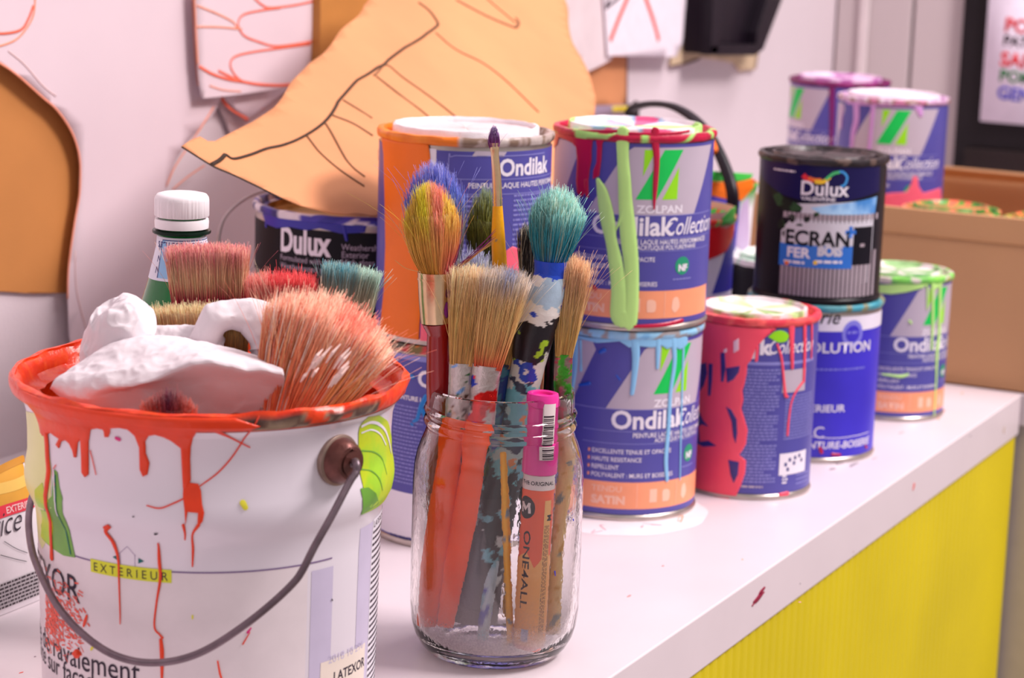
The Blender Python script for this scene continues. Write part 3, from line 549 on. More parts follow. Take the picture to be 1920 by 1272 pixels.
# --- black lacquer tin on a blue emulsion tin
t, dE = tin((1.633, .571), 0, .0512, .1232, 'blue and white emulsion tin with teal rim, under the black wood-paint tin',
    ncol([(60, 150, 170), (90, 160, 170), (130, 130, 100), (70, 160, 180)], 40, 21), lid=ncol([(90, 150, 160), (130, 130, 100)], 30, 2), lidz=-.004, seed=6)
EM = [mat('label_royal_blue', (58, 44, 196), .4, var=.10, scale=24), mat('label_pale', (232, 224, 240), .4), mat('label_black', (30, 24, 36), .4), mat('label_mid_blue', (128, 124, 222), .4), P_CRIM]
F = Flat(); d = dE; P1 = lambda *q: d.px(*q); W = PI*d.R*.9995
F.rect(-W, .0046, W, .1140, 0, .0001); F.rect(-W, P1(1580, 622)[1], W, .1142, 1, .0002)
p = P1(1535, 607); F.text('rie', p[0], p[1], .0145, 2, .0003, bold=.01, shear=.3)
n = 16; q = P1(1599, 626); F.poly([(q[0]+.0095*math.cos(2*PI*i/n), q[1]+.0095*math.sin(2*PI*i/n)*1.1) for i in range(n)], 3, .0003); F.poly([(q[0]+.0065*math.cos(2*PI*i/n), q[1]+.0065*math.sin(2*PI*i/n)) for i in range(n)], 0, .0004); F.dashes(q[0]-.005, q[0]+.005, q[1], .002, 3, .0005, 3)
p = P1(1630, 656); F.text('EVOLUTION', p[0], p[1], .0112, 1, .0004, 'r', bold=.02, sx=1.1)
F.dashes(P1(1530, 695)[0], P1(1620, 695)[0], P1(1570, 695)[1], .0014, 3, .0003, 3)
p = P1(1584, 772); F.text('INTERIEUR', p[0], p[1], .0080, 1, .0003, 'r', bold=.02, sx=1.1)
p = P1(1524, 812); F.text('C', p[0], p[1]-.004, .013, 1, .0003); p = P1(1628, 828); F.text('PEINTURE-BOISERIE', p[0], p[1]-.001, .0078, 1, .0003, 'r', bold=.02, shear=.15)
F.line([P1(1520, 818), P1(1560, 822), P1(1600, 818), P1(1628, 810)], .0006, 1, .0003)
art(d, F, mats=EM)
paint(d, P_CRIM, [], [[(1537, 840, 6), (1540, 848, 8)], [(1560, 852, 6), (1575, 853, 5)], [(1622, 836, 5), (1624, 840, 5)]])
t, dB = tin((1.630, .570), .1234, .0482, .1105, 'black wood-paint tin with fence picture on its label, stacked on the blue and white tin',
    ncol([(34, 22, 28), (40, 28, 34), (34, 24, 30), (28, 18, 24), (96, 76, 70)], 40, 31), lid=ncol([(30, 20, 26), (40, 28, 34), (70, 54, 58), (34, 24, 28)], 40, 33), body=mat('black_tin', (20, 16, 24), .35, var=.1), seed=7)
BM = [mat('label_near_black', (18, 14, 26), .35, var=.1), mat('label_midnight', (26, 20, 74), .35), LWHITE, mat('picture_sky', (70, 140, 215), .4, var=.2, scale=40, rgb2=(160, 200, 235), thr=(.4, .62)), mat('picture_leaves', (50, 84, 50), .5, var=.3, scale=120, rgb2=(24, 30, 24), thr=(.42, .5)), mat('picture_fence', (165, 150, 160), .5, var=.08),
      mat('picture_fence_gap', (70, 60, 70), .5), mat('label_cobalt', (40, 110, 205), .4, var=.05), mat('arc_red', (226, 40, 50), .4), mat('arc_yellow', (246, 200, 40), .4), mat('arc_green', (70, 190, 110), .4), mat('arc_blue', (60, 150, 220), .4), mat('picture_mist', (205, 200, 212), .5, var=.05), mat('arc_orange', (244, 120, 40), .4)]
F = Flat(); d = dB; P1 = lambda *q: d.px(*q); W = PI*d.R*.9995
F.rect(-W, .0046, W, .1010, 0, .0001)
F.poly([P1(1462, 536), P1(1463, 380), P1(1640, 372), P1(1632, 500), P1(1624, 530)], 12, .0002)
F.poly([P1(1520, 390), P1(1560, 384), P1(1644, 368), P1(1640, 400), P1(1600, 408), P1(1560, 412), P1(1540, 402)], 3, .00025)
F.poly([P1(1428, 310), P1(1440, 345), P1(1456, 370), P1(1480, 382), P1(1505, 388), P1(1500, 402), P1(1480, 414), P1(1465, 432), P1(1463, 470), P1(1463, 536), P1(1424, 530), P1(1420, 400)], 0, .00026)
F.poly([P1(1436, 330), P1(1448, 345), P1(1470, 370), P1(1500, 384), P1(1505, 394), P1(1478, 400), P1(1458, 385)], 4, .0003)
for q in [(1466, 420, 12), (1485, 410, 9), (1500, 424, 8), (1476, 440, 10), (1530, 402, 6), (1512, 410, 7)]:
    c = P1(*q[:2]); F.blob([(c[0]+q[2]*.0004*random.uniform(.6, 1.3)*math.cos(2*PI*i/8), c[1]+q[2]*.0004*random.uniform(.5, 1.2)*math.sin(2*PI*i/8)) for i in range(8)], 4, .0003, .00002, .0001, 2)
xs = np.linspace(1460, 1632, 22)
for i, x in enumerate(xs):
    a = d.px(x, 536); xx = a[0]; F.rect(xx, .0055, xx+.0003+.0007, .042-.004, 6, .00034); F.rect(xx+.001, .0055, xx+.0042, .0405, 5, .00032); F.rect(xx+.001, .064, xx+.0040, .0685, 5, .0003); F.rect(xx+.0002, .062, xx+.0009, .0685, 6, .00032)
F.poly([P1(1425, 290), P1(1425, 322), P1(1436, 340), P1(1470, 366), P1(1510, 377), P1(1560, 381), P1(1610, 372), P1(1648, 358), P1(1650, 300), P1(1600, 308), P1(1500, 304)], 1, .00033)
F.dashes(P1(1452, 318)[0], P1(1492, 318)[0], P1(1470, 321)[1], .0013, 2, .0004, 4)
F.line([P1(1506, 328), P1(1514, 336), P1(1524, 342)], .004, 8, .0004); F.line([P1(1516, 334), P1(1528, 338), P1(1540, 338)], .003, 13, .0004); F.line([P1(1528, 341), P1(1544, 341), P1(1556, 332)], .003, 9, .00042); F.line([P1(1548, 337), P1(1562, 326), P1(1574, 323)], .0022, 10, .00043); F.line([P1(1562, 326), P1(1578, 322), P1(1588, 332), P1(1584, 346), P1(1576, 350)], .0018, 11, .0004)
p = P1(1500, 364); F.text('Dulux', p[0], p[1], .0150, 2, .0005, bold=.02, sx=.98); p = P1(1502, 373); F.text('VALENTINE', p[0], p[1]-.0006, .0040, 2, .0005, bold=.02, sx=1.25)
F.rect(P1(1470, 470)[0], P1(1500, 457)[1], P1(1598, 470)[0], P1(1500, 424)[1], 12, .0004)
p = P1(1472, 456); F.text('ECRAN', p[0], p[1], .0158, 0, .0005, bold=.03, sx=.98); p = P1(1584, 449); F.text('+', p[0], p[1], .0150, 7, .0005, bold=.06)
F.rect(P1(1462, 470)[0], P1(1500, 501)[1], P1(1598, 470)[0], P1(1500, 459)[1], 7, .0004)
p = P1(1475, 481); F.text('FER', p[0], p[1]+.0005, .0105, 2, .0005, bold=.03, sx=1.1); p = P1(1532, 480); F.text('BOIS', p[0], p[1]+.0005, .0105, 12, .0005, bold=.06, sx=.85)
F.dashes(P1(1470, 495)[0], P1(1510, 495)[0], P1(1490, 494)[1], .0020, 2, .0005, 2); F.dashes(P1(1528, 495)[0], P1(1578, 495)[0], P1(1550, 494)[1], .0020, 2, .0005, 6); F.rect(P1(1472, 494)[0], P1(1472, 496)[1], P1(1479, 494)[0], P1(1472, 489)[1], 13, .00055); F.rect(P1(1525, 494)[0], P1(1525, 496)[1], P1(1532, 494)[0], P1(1525, 489)[1], 9, .00055)
F.rect(P1(1599, 460)[0], P1(1610, 497)[1], P1(1633, 460)[0], P1(1610, 426)[1], 0, .0004); F.rect(P1(1612, 460)[0], P1(1616, 463)[1], P1(1620, 460)[0], P1(1616, 457)[1], 5, .0005)
art(d, F, mats=BM)
# --- green-rimmed tin at the far end of the worktop
t, dG = tin((1.800, .558), 0, .0446, .1218, 'indigo lacquer tin with lime-green rim and green drips at the far end of the worktop',
    ncol([(150, 226, 90), (130, 216, 90), (120, 200, 90), (210, 200, 190), (170, 190, 70)], 40, 41), lid=ncol([(232, 222, 224), (225, 216, 214), (160, 200, 140), (130, 180, 120)], 30, 43), lidz=0, seed=8)
F = Flat(); front(F, dG, 50); art(dG, F)
paint(dG, P_LIME, [[(1640, 534), (1642, 548), (1670, 552), (1700, 548), (1730, 540), (1744, 530), (1750, 545), (1770, 530), (1772, 516), (1740, 526), (1700, 532)]], [[(1748, 525, 10), (1748, 600, 8), (1746, 655, 6)], [(1762, 520, 10), (1760, 620, 10), (1756, 660, 9), (1754, 720, 5), (1750, 784, 4)], [(1738, 530, 5), (1738, 580, 4)], [(1655, 702, 4), (1670, 704, 5), (1690, 706, 7), (1702, 702, 5)], [(1705, 602, 5), (1708, 606, 5)]], hgt=.001)
# ---- cardboard box with tins inside, purple tins behind
CARD = mat('cardboard', (206, 156, 112), .75, var=.05, scale=6, bump=.15, bscale=300)
bx = thing('cardboard_box', (2.15, .583, 0), 'open brown cardboard box of tins at the far end of the worktop', 'box')
X0, X1, Y0, Y1 = 1.9375, 2.36, .425, .745
for nm, q in (('front_panel', (X0, X0+.004, Y0, Y1, .0, .1545)), ('back_panel', (X1-.004, X1, Y0, Y1, .0, .137)), ('side_panel', (X0+.0041, X1-.0041, Y0, Y0+.004, 0, .150)), ('side_panel', (X0+.0041, X1-.0041, Y1-.004, Y1, 0, .150)), ('base_panel', (X0+.0041, X1-.0041, Y0+.0041, Y1-.0041, .0, .004))):
    b = MB(); b.box(*q); b.build(nm, CARD, bx, smooth=False, bevel=.0012)
b = MB(); p0 = on_x(1763, 330, 2.20); b.add([(2.352, .43, .1372), (2.352, .70, .1372), (2.30, .70, .152), (2.30, .43, .150)], [(0, 1, 2, 3)]); b.build('flap', CARD, bx, smooth=False, solid=.003)
b = MB(); b.box(X0-.0008, X0-.0001, .455, .70, .1300, .1310); b.build('crease', mat('crease_brown', (170, 124, 84), .8), bx, smooth=False)
for i, (x, y, H, c1, lab) in enumerate([(2.005, .480, .1440, [(70, 140, 40), (230, 110, 60), (60, 120, 40), (190, 200, 80)], 'tin with green-smeared lid inside the cardboard box near its right end'),
                                      (2.015, .578, .1440, [(60, 120, 40), (90, 160, 60), (240, 120, 90), (70, 130, 50)], 'tin with green and coral lid inside the cardboard box beside the lilac-dripped tin')]):
    t, dd = tin((x, y), .0042, .0440, H, lab, ncol(c1, 50, i+60), lid=ncol(c1, 70, i+70), lidz=.0015, seed=i+20)
    F = Flat(); F.rect(-PI*dd.R*.999, .0046, PI*dd.R*.999, H-.01, 0); art(dd, F)
t, dd = tin((2.1613, .6866), .0042, .0530, .0980, 'lower tin hidden in the cardboard box under the lilac-dripped tin', ncol([(150, 130, 140), (200, 150, 200)], 30, 80), lidz=-.004, seed=31)
F = Flat(); F.rect(-PI*dd.R*.999, .0046, PI*dd.R*.999, .088, 0); art(dd, F)
t, dV = tin((2.1613, .6866), .1022, .0540, .1333, 'indigo lacquer tin with lilac drips and coral splash standing up out of the cardboard box',
    ncol([(226, 190, 226), (196, 150, 190), (222, 200, 220), (150, 110, 100), (200, 120, 160)], 50, 51), lid=lambda a, j, z: lin((238, 222, 236)), lidz=.0012, seed=9)
F = Flat(); front(F, dV, 4); art(dV, F)
paint(dV, P_LILAC, [], [[(1606, 190, 16), (1606, 225, 14), (1600, 250, 12), (1597, 280, 9)], [(1638, 195, 10), (1634, 240, 8), (1630, 280, 8)], [(1722, 200, 18), (1726, 215, 10)], [(1580, 200, 5), (1578, 240, 5)], [(1590, 192, 6), (1640, 196, 6), (1700, 198, 6), (1770, 190, 6)]], k=.0005)
paint(dV, P_PINK, [[(1648, 366), (1670, 362), (1700, 360), (1708, 345), (1712, 330), (1720, 332), (1722, 350), (1730, 362), (1745, 358), (1762, 352), (1764, 392), (1700, 398), (1648, 396)]])
t, dd = tin((2.3693, .8150), 0, .0530, .0985, 'lower tin hidden behind the cardboard box under the plum-rimmed tin', ncol([(120, 60, 110), (150, 130, 140)], 30, 82), lidz=-.004, seed=32)
F = Flat(); F.rect(-PI*dd.R*.999, .0046, PI*dd.R*.999, .088, 0); art(dd, F)
t, dV2 = tin((2.3693, .8150), .0987, .0540, .1333, 'indigo lacquer tin with plum-coloured rim, farthest of all, behind the lilac-dripped tin',
    ncol([(120, 20, 90), (140, 30, 110), (110, 16, 80)], 40, 55), lid=ncol([(230, 200, 226), (216, 180, 214), (180, 100, 170)], 40, 56), lidz=.0014, seed=10)
F = Flat(); front(F, dV2, -60); art(dV2, F)
paint(dV2, mat('paint_plum', (120, 16, 96), .35), [], [[(1560, 160, 14), (1560, 220, 10), (1558, 280, 8)], [(1655, 158, 14), (1655, 200, 10)]], k=.0005)

# ================================================================ big dark tin behind, left
def DX(px, py, zz): return at_dep(px, py, zz)
t, dD = tin((1.366, .817), 0, .0800, .2010, 'big midnight-blue tin with blue-smeared rim and side handle, under the kraft cut-out',
    ncol([(40, 36, 150), (60, 50, 170), (226, 216, 226), (34, 30, 110), (50, 44, 150)], 50, 91), lid=ncol([(190, 150, 90), (150, 110, 50), (90, 60, 30)], 30, 92), lidz=-.010, seed=12)
DM = [mat('label_blackish_navy', (8, 4, 18), .5), LWHITE, mat('label_mauve_text', (176, 160, 180), .4), mat('label_royal', (44, 40, 150), .4), P_ORAN]
F = Flat(); d = dD; P1 = lambda *q: d.px(*q); W = PI*d.R*.9995
F.rect(-W, .0046, W, .1900, 0, .0001)
p = P1(526, 468); F.text('Dulux', p[0], p[1]-.0002, .0240, 1, .0003, bold=.035, sx=.70)
for i, t_ in enumerate(('Formulated with Maxiflex', 'Weathertested technology')): p = P1(526, 486+15*i); F.text(t_, p[0], p[1], .0056, 2, .0003, sx=.95)
for i, t_ in enumerate(('Weathershield', 'Exterior', 'High gloss')): p = P1(640, 469+14*i); F.text(t_, p[0], p[1], .0062, 2, .0003, sx=.9)
art(d, F, mats=DM)
paint(d, mat('paint_ultramarine', (40, 36, 160), .3), [[(492, 395), (500, 420), (520, 428), (545, 426), (575, 432), (600, 428), (640, 438), (684, 436), (690, 415), (640, 412), (580, 408), (530, 400)]], [[(645, 425, 8), (650, 450, 5)], [(500, 410, 6), (500, 424, 6)]], k=.0004)
paint(d, P_ORAN, [[(484, 512), (492, 508), (500, 515), (500, 530), (486, 530)]], [], name='orange_patch')
a = dD.face-math.radians(72); hc = np.array([1.366+.080*math.cos(a), .817+.080*math.sin(a), .142]); hn = np.array([math.cos(a), math.sin(a), 0])
b = MB(); b.tube([hc-hn*.001, hc+hn*.003, hc+hn*.004, hc+hn*.009], [.0135, .0135, .010, .0085], 24)
ear = b.build('handle_ear', mat('ear_metal', (176, 160, 160), .3, .8), dD.thing)
b = MB(); pth = [hc+hn*.007]+[np.array([1.366, .817, 0])+np.array([math.cos(dD.face-math.radians(q)), math.sin(dD.face-math.radians(q)), 0])*r+np.array([0, 0, z]) for q, r, z in ((80, .098, .146), (90, .106, .160), (102, .106, .182), (122, .100, .196), (145, .094, .200))]
b.tube(smooth_path(pth, 8), .0014, 8); b.build('handle', mat('handle_wire', (186, 170, 172), .35, .8), dD.thing)
# ================================================================ paint bucket with handle, behind the crimson-topped tin
bc = at_dep(1262, 330, 1.95); cx, cy = bc[0], bc[1]; RB = .0720; HB = .1800
bk = thing('paint_pail', (cx, cy, 0), 'small pail with green and orange smeared rim and black arched handle behind the crimson-topped tin', 'pail')
b = MB(); b.lathe((cx, cy, 0), [(0, .002), (RB-.008, .002), (RB-.007, 0), (RB-.001, HB-.020), (RB+.001, HB-.004), (RB+.0025, HB), (RB, HB+.001), (RB-.002, HB-.003), (RB-.004, HB-.06), (RB-.012, .006), (0, .006)], 96,
    col=lambda a, j, z: lin((236, 230, 240)) if j < 4 else (lin((70, 160, 60)) if noise.noise(Vector((math.cos(a)*3, math.sin(a)*3, 2))) > -.1 else lin((230, 120, 40))))
b.build('body', RIMP, bk)
dR = Drum((cx, cy, 0), [(RB-.007, 0), (RB-.001, HB-.02), (RB+.001, HB-.004), (RB+.002, HB)], RB); dR.H = HB; dR.thing = bk
F = Flat(); q = [dR.px(x, y) for x, y in ((1290, 470), (1300, 372), (1340, 360), (1392, 360), (1395, 560), (1290, 560))]
F.poly([dR.px(x, y) for x, y in ((1376, 460), (1392, 380), (1404, 370), (1404, 460), (1392, 470))], 0, .0002); F.poly([dR.px(x, y) for x, y in ((1305, 372), (1345, 366), (1388, 374), (1378, 470), (1305, 470))], 1, .0003)
art(dR, F, mats=[mat('pail_lilac', (196, 170, 210), .5), mat('pail_blue', (74, 60, 180), .45)])
paint(dR, P_ORAN, [[(1290, 336), (1300, 372), (1330, 366), (1346, 370), (1370, 376), (1390, 376), (1411, 352), (1411, 334), (1380, 342), (1330, 340)]], name='orange_smear', k=.0005)
paint(dR, P_GREENP, [[(1290, 310), (1300, 336), (1340, 338), (1380, 340), (1406, 336), (1411, 326), (1380, 324), (1330, 320)]], name='green_smear', k=.0005)
b = MB(); dep = 1.80; hp = [(1180, 214, 2.0), (1190, 202, 1.99), (1222, 195, 1.97), (1262, 200, 1.95), (1300, 222, 1.93), (1330, 255, 1.905), (1352, 295, 1.885), (1367, 335, 1.872), (1374, 370, 1.868), (1372, 405, 1.872)]
b.tube(smooth_path([at_dep(*q) for q in hp], 6), .0052, 12, flat=.55, fdir=_R); b.build('handle', mat('black_plastic'), bk)
b = MB(); b.tube(smooth_path([at_dep(x, y, z-.006) for x, y, z in ((1314, 240, 1.92), (1330, 262, 1.905), (1340, 285, 1.89))], 6), [.0016]*6+[.0038]*6+[.0022], 8); b.build('orange_smear', P_ORAN, bk)
# red-and-white tin in front of it and white-lidded black tin beside
t, dRW = tin(tuple(at_dep(1274, 390, 1.80)[:2]), 0, .0450, .1730, 'red, white and blue tin with green-smeared top between the crimson-topped and black tins',
    ncol([(60, 180, 70), (226, 60, 50), (80, 190, 90), (226, 110, 90), (50, 150, 60)], 50, 95), lid=ncol([(60, 170, 60), (70, 180, 80), (120, 200, 110)], 30, 96), lidz=-.006, seed=13)
F = Flat(); d = dRW; P1 = lambda *q: d.px(*q); W = PI*d.R*.9995
F.rect(-W, .0046, W, .1655, 0, .0001); F.poly([P1(1334, 552), P1(1368, 436), (W*.6, P1(1368, 436)[1]), (W*.6, P1(1334, 552)[1])], 1, .0002); F.rect(-W, P1(1340, 400)[1], W, .1656, 2, .00025)
art(d, F, mats=[LWHITE, mat('label_deep_blue', (36, 40, 170), .4), mat('label_coral_white', (240, 176, 176), .4)])
paint(d, P_RED, [[(1290, 420), (1290, 486), (1320, 490), (1345, 480), (1362, 470), (1374, 440), (1376, 418), (1362, 428), (1340, 424), (1320, 432), (1306, 424)]], name='red_spill')
paint(d, P_GREENP, [[(1365, 424), (1378, 398), (1378, 386), (1368, 392), (1352, 410)]], name='green_smear')
t, dWb = tin(tuple(at_dep(1464, 480, 1.93)[:2]), 0, .0440, .1220, 'black tin with white rim behind the black wood-paint tin', ncol([(232, 226, 226), (190, 220, 200), (236, 230, 230)], 50, 97), lid=ncol([(230, 226, 224), (190, 220, 196)], 50, 98), lidz=.001, body=mat('black_tin'), seed=14)
F = Flat(); F.rect(-PI*dWb.R*.999, .0046, PI*dWb.R*.999, .112, 0); art(dWb, F, mats=[DM[0]])
# ================================================================ big white bucket, front left
BC = at_dep(397, 702, 1.06); bcx, bcy, BH = BC[0], BC[1], .1925; BR = .0925; UP = .0027
BPROF = [(.0775, 0), (.0790, .006), (.0812, .118), (.0820, .128), (.0838, .1325), (.0862, .1375), (.0872, .1430), (.0868, .1490), (.0855, .1550), (.0855, .1660), (.0860, .1740), (.0875, .1795), (.0905, .1830), (.0925, .1855), (.0930, .1885), (.0925, .1915), (.0915, .1925)]
BPROF = [(r, z+(UP if z > .12 else 0)) for r, z in BPROF]
bu = thing('paint_bucket', (bcx, bcy, 0), 'large white metal bucket with orange-red paint dripping from its rim, crammed with brushes', 'bucket')
WMET = mat('bucket_white_enamel', (236, 228, 238), .28, var=.015, scale=20, coat=.3)
b = MB(); b.lathe((bcx, bcy, 0), [(0, .003), (.0765, .003)]+[(r, z) for r, z in BPROF if z < .180+UP], 160); b.build('body', WMET, bu)
ORC = [lin((240, 66, 14)), lin((236, 58, 10)), lin((244, 80, 20)), lin((232, 50, 12))]
def rimc(a, j, z):
    rel = (a-dBf+PI) % (2*PI)-PI; n = noise.noise(Vector((math.cos(a)*7, math.sin(a)*7, j*.35)))
    rust = [lin((112, 84, 70)), lin((150, 126, 104)), lin((92, 66, 58))][int((n*5) % 3)]
    if .02 < rel < .95 and 1 <= j <= 3: return rust if n > -.28 else ORC[0]
    if (rel > 2.35 or rel < -2.35) and 4 <= j <= 9 and n > -.10: return rust
    return ORC[int((n*9) % 4)]
dBf = math.atan2(-bcy, -bcx)
inner = [(.0905, .1905), (.0890, .1895), (.0875, .1870), (.0868, .1835), (.0842, .1815), (.0800, .1808), (.0795, .1800), (.0800, .1785), (.0830, .172), (.0835, .155), (.0790, .125), (.0765, .010), (0, .008)]
inner = [(r, z+(UP if z > .12 else 0)) for r, z in inner]
b = MB(); n3 = lambda a, j, r, z: (r+.0014*noise.noise(Vector((math.cos(a)*8, math.sin(a)*8, j*.4)))*(j > 0), z+.0014*noise.noise(Vector((math.cos(a)*7, math.sin(a)*7, j*.3+5)))*(j > 2))
b.lathe((bcx, bcy, UP), [(.0863, .1760), (.0875, .1795), (.0905, .1830)], 160, col=lambda a, j, z: lin((236, 228, 238))); b.build('neck', WMET, bu)
b = MB(); b.lathe((bcx, bcy, 0), [(r, z+UP) for r, z in [(.0905, .1832), (.0918, .1842), (.0927, .1855), (.0932, .1885), (.0927, .1912), (.0917, .1922), (.0905, .1918)]]+inner, 256, col=rimc, rfn=n3)
b.build('rim', mat('wet_rim_paint', rough=.3, attr=True, var=.04, scale=120, bump=.35, bscale=180), bu)
dU = Drum((bcx, bcy, 0), BPROF, .0855); dU.H = BH; dU.thing = bu; KB = 1/4200*.985
P_OR = mat('paint_orange_red', (240, 62, 14), .3, var=.06, scale=120, bump=.25, bscale=160); P_ORD = mat('paint_orange_red_thin', (238, 66, 40), .35)
# printed label
BM2 = [mat('bucket_label_warm_white', (236, 224, 228), .35), mat('print_black', (58, 46, 62), .4), mat('print_yellow', (222, 226, 40), .4), mat('print_lilac', (206, 196, 222), .35), mat('leaf_lime', (200, 220, 30), .35, var=.12, scale=60, rgb2=(160, 210, 40), thr=(.45, .6)), mat('leaf_green', (110, 170, 60), .35, var=.15, scale=70), mat('leaf_pale', (232, 232, 160), .35), mat('print_line', (130, 104, 150), .4), mat('print_teal', (30, 110, 110), .4), mat('sticker_cream', (240, 226, 214), .5), mat('scuff_red', (240, 90, 70), .5, var=.1, scale=150), mat('label_near_white', (240, 234, 244), .35)]
P1 = dU.px; F = Flat(); W = PI*.0855*.999
LZ = [P1(x, y)[1] for x, y in ((200, 1055), (430, 1072), (620, 1052))]; lz = sum(LZ)/3
F.rect(-W*.9, .006, P1(575, 1150)[0], lz, 0, .0001); F.line([(x, lz) for x in np.linspace(-.10, P1(622, 1052)[0], 12)], .0007, 7, .0002)
F.rect(P1(582, 1150)[0], .006, P1(622, 1150)[0], lz-.004, 3, .00012); F.rect(P1(670, 1100)[0], .006, P1(693, 1100)[0], P1(680, 990)[1], 3, .00012)
xr = P1(693, 1100)[0]; F.rect(xr, .006, xr+.05, P1(700, 975)[1], 11, .0002)
for i in range(46):
    y = P1(700, 990)[1]-.0031*i
    if y < .008: break
    if i == 0: F.text('LATEXOR', xr+.001, y, .0045, 1, .0003, sx=1.1)
    else: F.dashes(xr+.001, xr+.040, y, .0013, 1, .0003, i+3)
F.poly([P1(*q) for q in ((676, 966), (672, 850), (674, 800), (690, 782), (710, 779), (726, 790), (736, 830), (739, 880), (740, 905), (733, 925), (715, 945))], 4, .0003)
F.line([P1(*q) for q in ((676, 800), (695, 792), (712, 798), (724, 815), (732, 850))], .0014, 11, .0005); F.line([P1(*q) for q in ((676, 812), (695, 806), (712, 815), (722, 835))], .0008, 11, .0005)
F.poly([P1(*q) for q in ((675, 916), (690, 914), (704, 925), (708, 945), (676, 966))], 5, .00035); F.line([P1(*q) for q in ((676, 845), (700, 848), (716, 862), (724, 890))], .0006, 5, .0005)
F.line([P1(*q) for q in ((676, 880), (696, 884), (710, 898), (716, 920))], .0006, 5, .0005)
xl = -.125
F.poly([(xl, P1(64, 790)[1]), P1(66, 775), P1(80, 790), P1(92, 840), P1(96, 905), P1(100, 950), P1(98, 1000), P1(80, 1030), (xl, P1(80, 1015)[1])], 6, .0002)
F.poly([P1(84, 950), P1(98, 930), P1(102, 880), P1(108, 885), P1(118, 935), P1(120, 968), P1(132, 1000), P1(142, 1046), P1(120, 1042), P1(95, 1025), P1(80, 1010), P1(78, 985)], 5, .0003)
F.poly([P1(76, 955), P1(94, 962), P1(100, 1000), P1(96, 1024), P1(78, 1006)], 4, .00035); F.poly([P1(66, 920), P1(80, 905), P1(92, 940), P1(84, 955), P1(72, 950)], 4, .00035)
F.line([P1(*q) for q in ((105, 890), (106, 930), (112, 970), (126, 1000), (134, 1040))], .0008, 8, .0005); F.line([P1(*q) for q in ((102, 880), (104, 930), (110, 968))], .0008, 11, .0006)
a0 = P1(171, 1064)[0]; a1 = P1(322, 1080)[0]; hy = .0060; F.rect(a0, lz-.0052, a1, lz+.0010, 2, .0003); F.text('E X T E R I E U R', (a0+a1)/2, lz-.0042, .0056, 1, .0004, 'c', sx=(a1-a0)/.0056/ (text2d('E X T E R I E U R')[0][:, 0].max())*.92)
hx = P1(240, 1060)[0]; F.line([(hx-.004, lz+.001), (hx-.004, lz+.0065)], .0002, 7, .0003, 2); F.line([(hx-.0045, lz+.006), (hx, lz+.010)], .0002, 7, .0003, 2); F.line([(hx, lz+.010), (hx+.0042, lz+.006)], .0002, 7, .0003, 2); F.line([(hx+.0038, lz+.0065), (hx+.0038, lz+.001)], .0002, 7, .0003, 2)
F.poly([(hx-.008, lz+.004), (hx-.0055, lz+.0052), (hx-.0055, lz+.0028)], 8, .0003); F.poly([(hx+.0085, lz+.004), (hx+.0055, lz+.0052), (hx+.0055, lz+.0026)], 8, .0003)
p = P1(151, 1128); F.text('LATEXOR', p[0], p[1]-.0012, .0182, 1, .0004, 'r', sx=1.0)
p = P1(263, 1262); F.text('Peinture de ravalement', p[0], p[1]-.0048, .0150, 1, .0004, 'r', sx=.92)
p = P1(262, 1296); F.text('Haute qualite sur facades', p[0]-.016, p[1]-.0044, .0130, 1, .0004, 'r', sx=.92)
p = P1(600, 1262); q = P1(684, 1212); F.rect(p[0], .006, q[0]-.0005, q[1]+.002, 9, .00025); F.text('2018 10 296', P1(614, 1250)[0], P1(640, 1236)[1], .0056, 3, .0003, sx=1.1); F.text('LATEXOR', P1(624, 1270)[0], P1(645, 1270)[1], .0066, 1, .0003, bold=.02)
r = random.Random(3)
for i in range(620):
    x = 86+abs(r.gauss(0, 30)); y = 1148+r.gauss(0, 30)+(x-86)*.35
    if x > 178 or y > 1235: continue
    c = P1(x, y); a = r.uniform(-.9, .3); l = r.uniform(.001, .0035); F.line([c, (c[0]+l*math.cos(a), c[1]+l*math.sin(a))], r.uniform(.0003, .0009), 10, .0004+.00001*i/240, 1)
art(dU, F, mats=BM2, step=.0035, ystep=.003)
# front coat of orange paint with its runs, one continuous skin
TB = .1870
coat = [(30, 700), (46, 735), (58, 760), (66, 772), (74, 792), (78, 812), (82, 818), (96, 812), (104, 818), (112, 823), (106, 834), (112, 841), (116, 828), (124, 826), (131, 832), (137, 845), (140, 858), (144, 858), (147, 830), (152, 824), (153, 850), (154, 886), (160, 895), (167, 890), (167, 850), (167, 828), (171, 806), (183, 804), (194, 806), (197, 820), (204, 820), (208, 804), (224, 803), (240, 806), (253, 818), (261, 839), (262, 880), (268, 894), (277, 890), (281, 868), (274, 850), (273, 828), (279, 818), (291, 816), (308, 821), (322, 828), (339, 841), (341, 880), (343, 915), (352, 918), (358, 900), (357, 860), (358, 839), (362, 822), (370, 807), (387, 799), (400, 796), (420, 789), (440, 784), (470, 778)]
F = Flat(); pts = [P1(*q) for q in coat]; pts = [(x, min(y, .1838+UP)) for x, y in pts]
F.poly([(P1(30, 700)[0]-.05, .176), (P1(30, 700)[0]-.05, .1902+UP)]+[(x, .1902+UP) for x in np.linspace(P1(30, 700)[0], P1(440, 772)[0], 30)]+[(pts[-1][0]+.004, .186+UP)]+list(reversed([q for q in pts])), 0, .0003, .0008, .0009)
art(dU, F, 'paint_coat', [P_OR], .002, .0025)
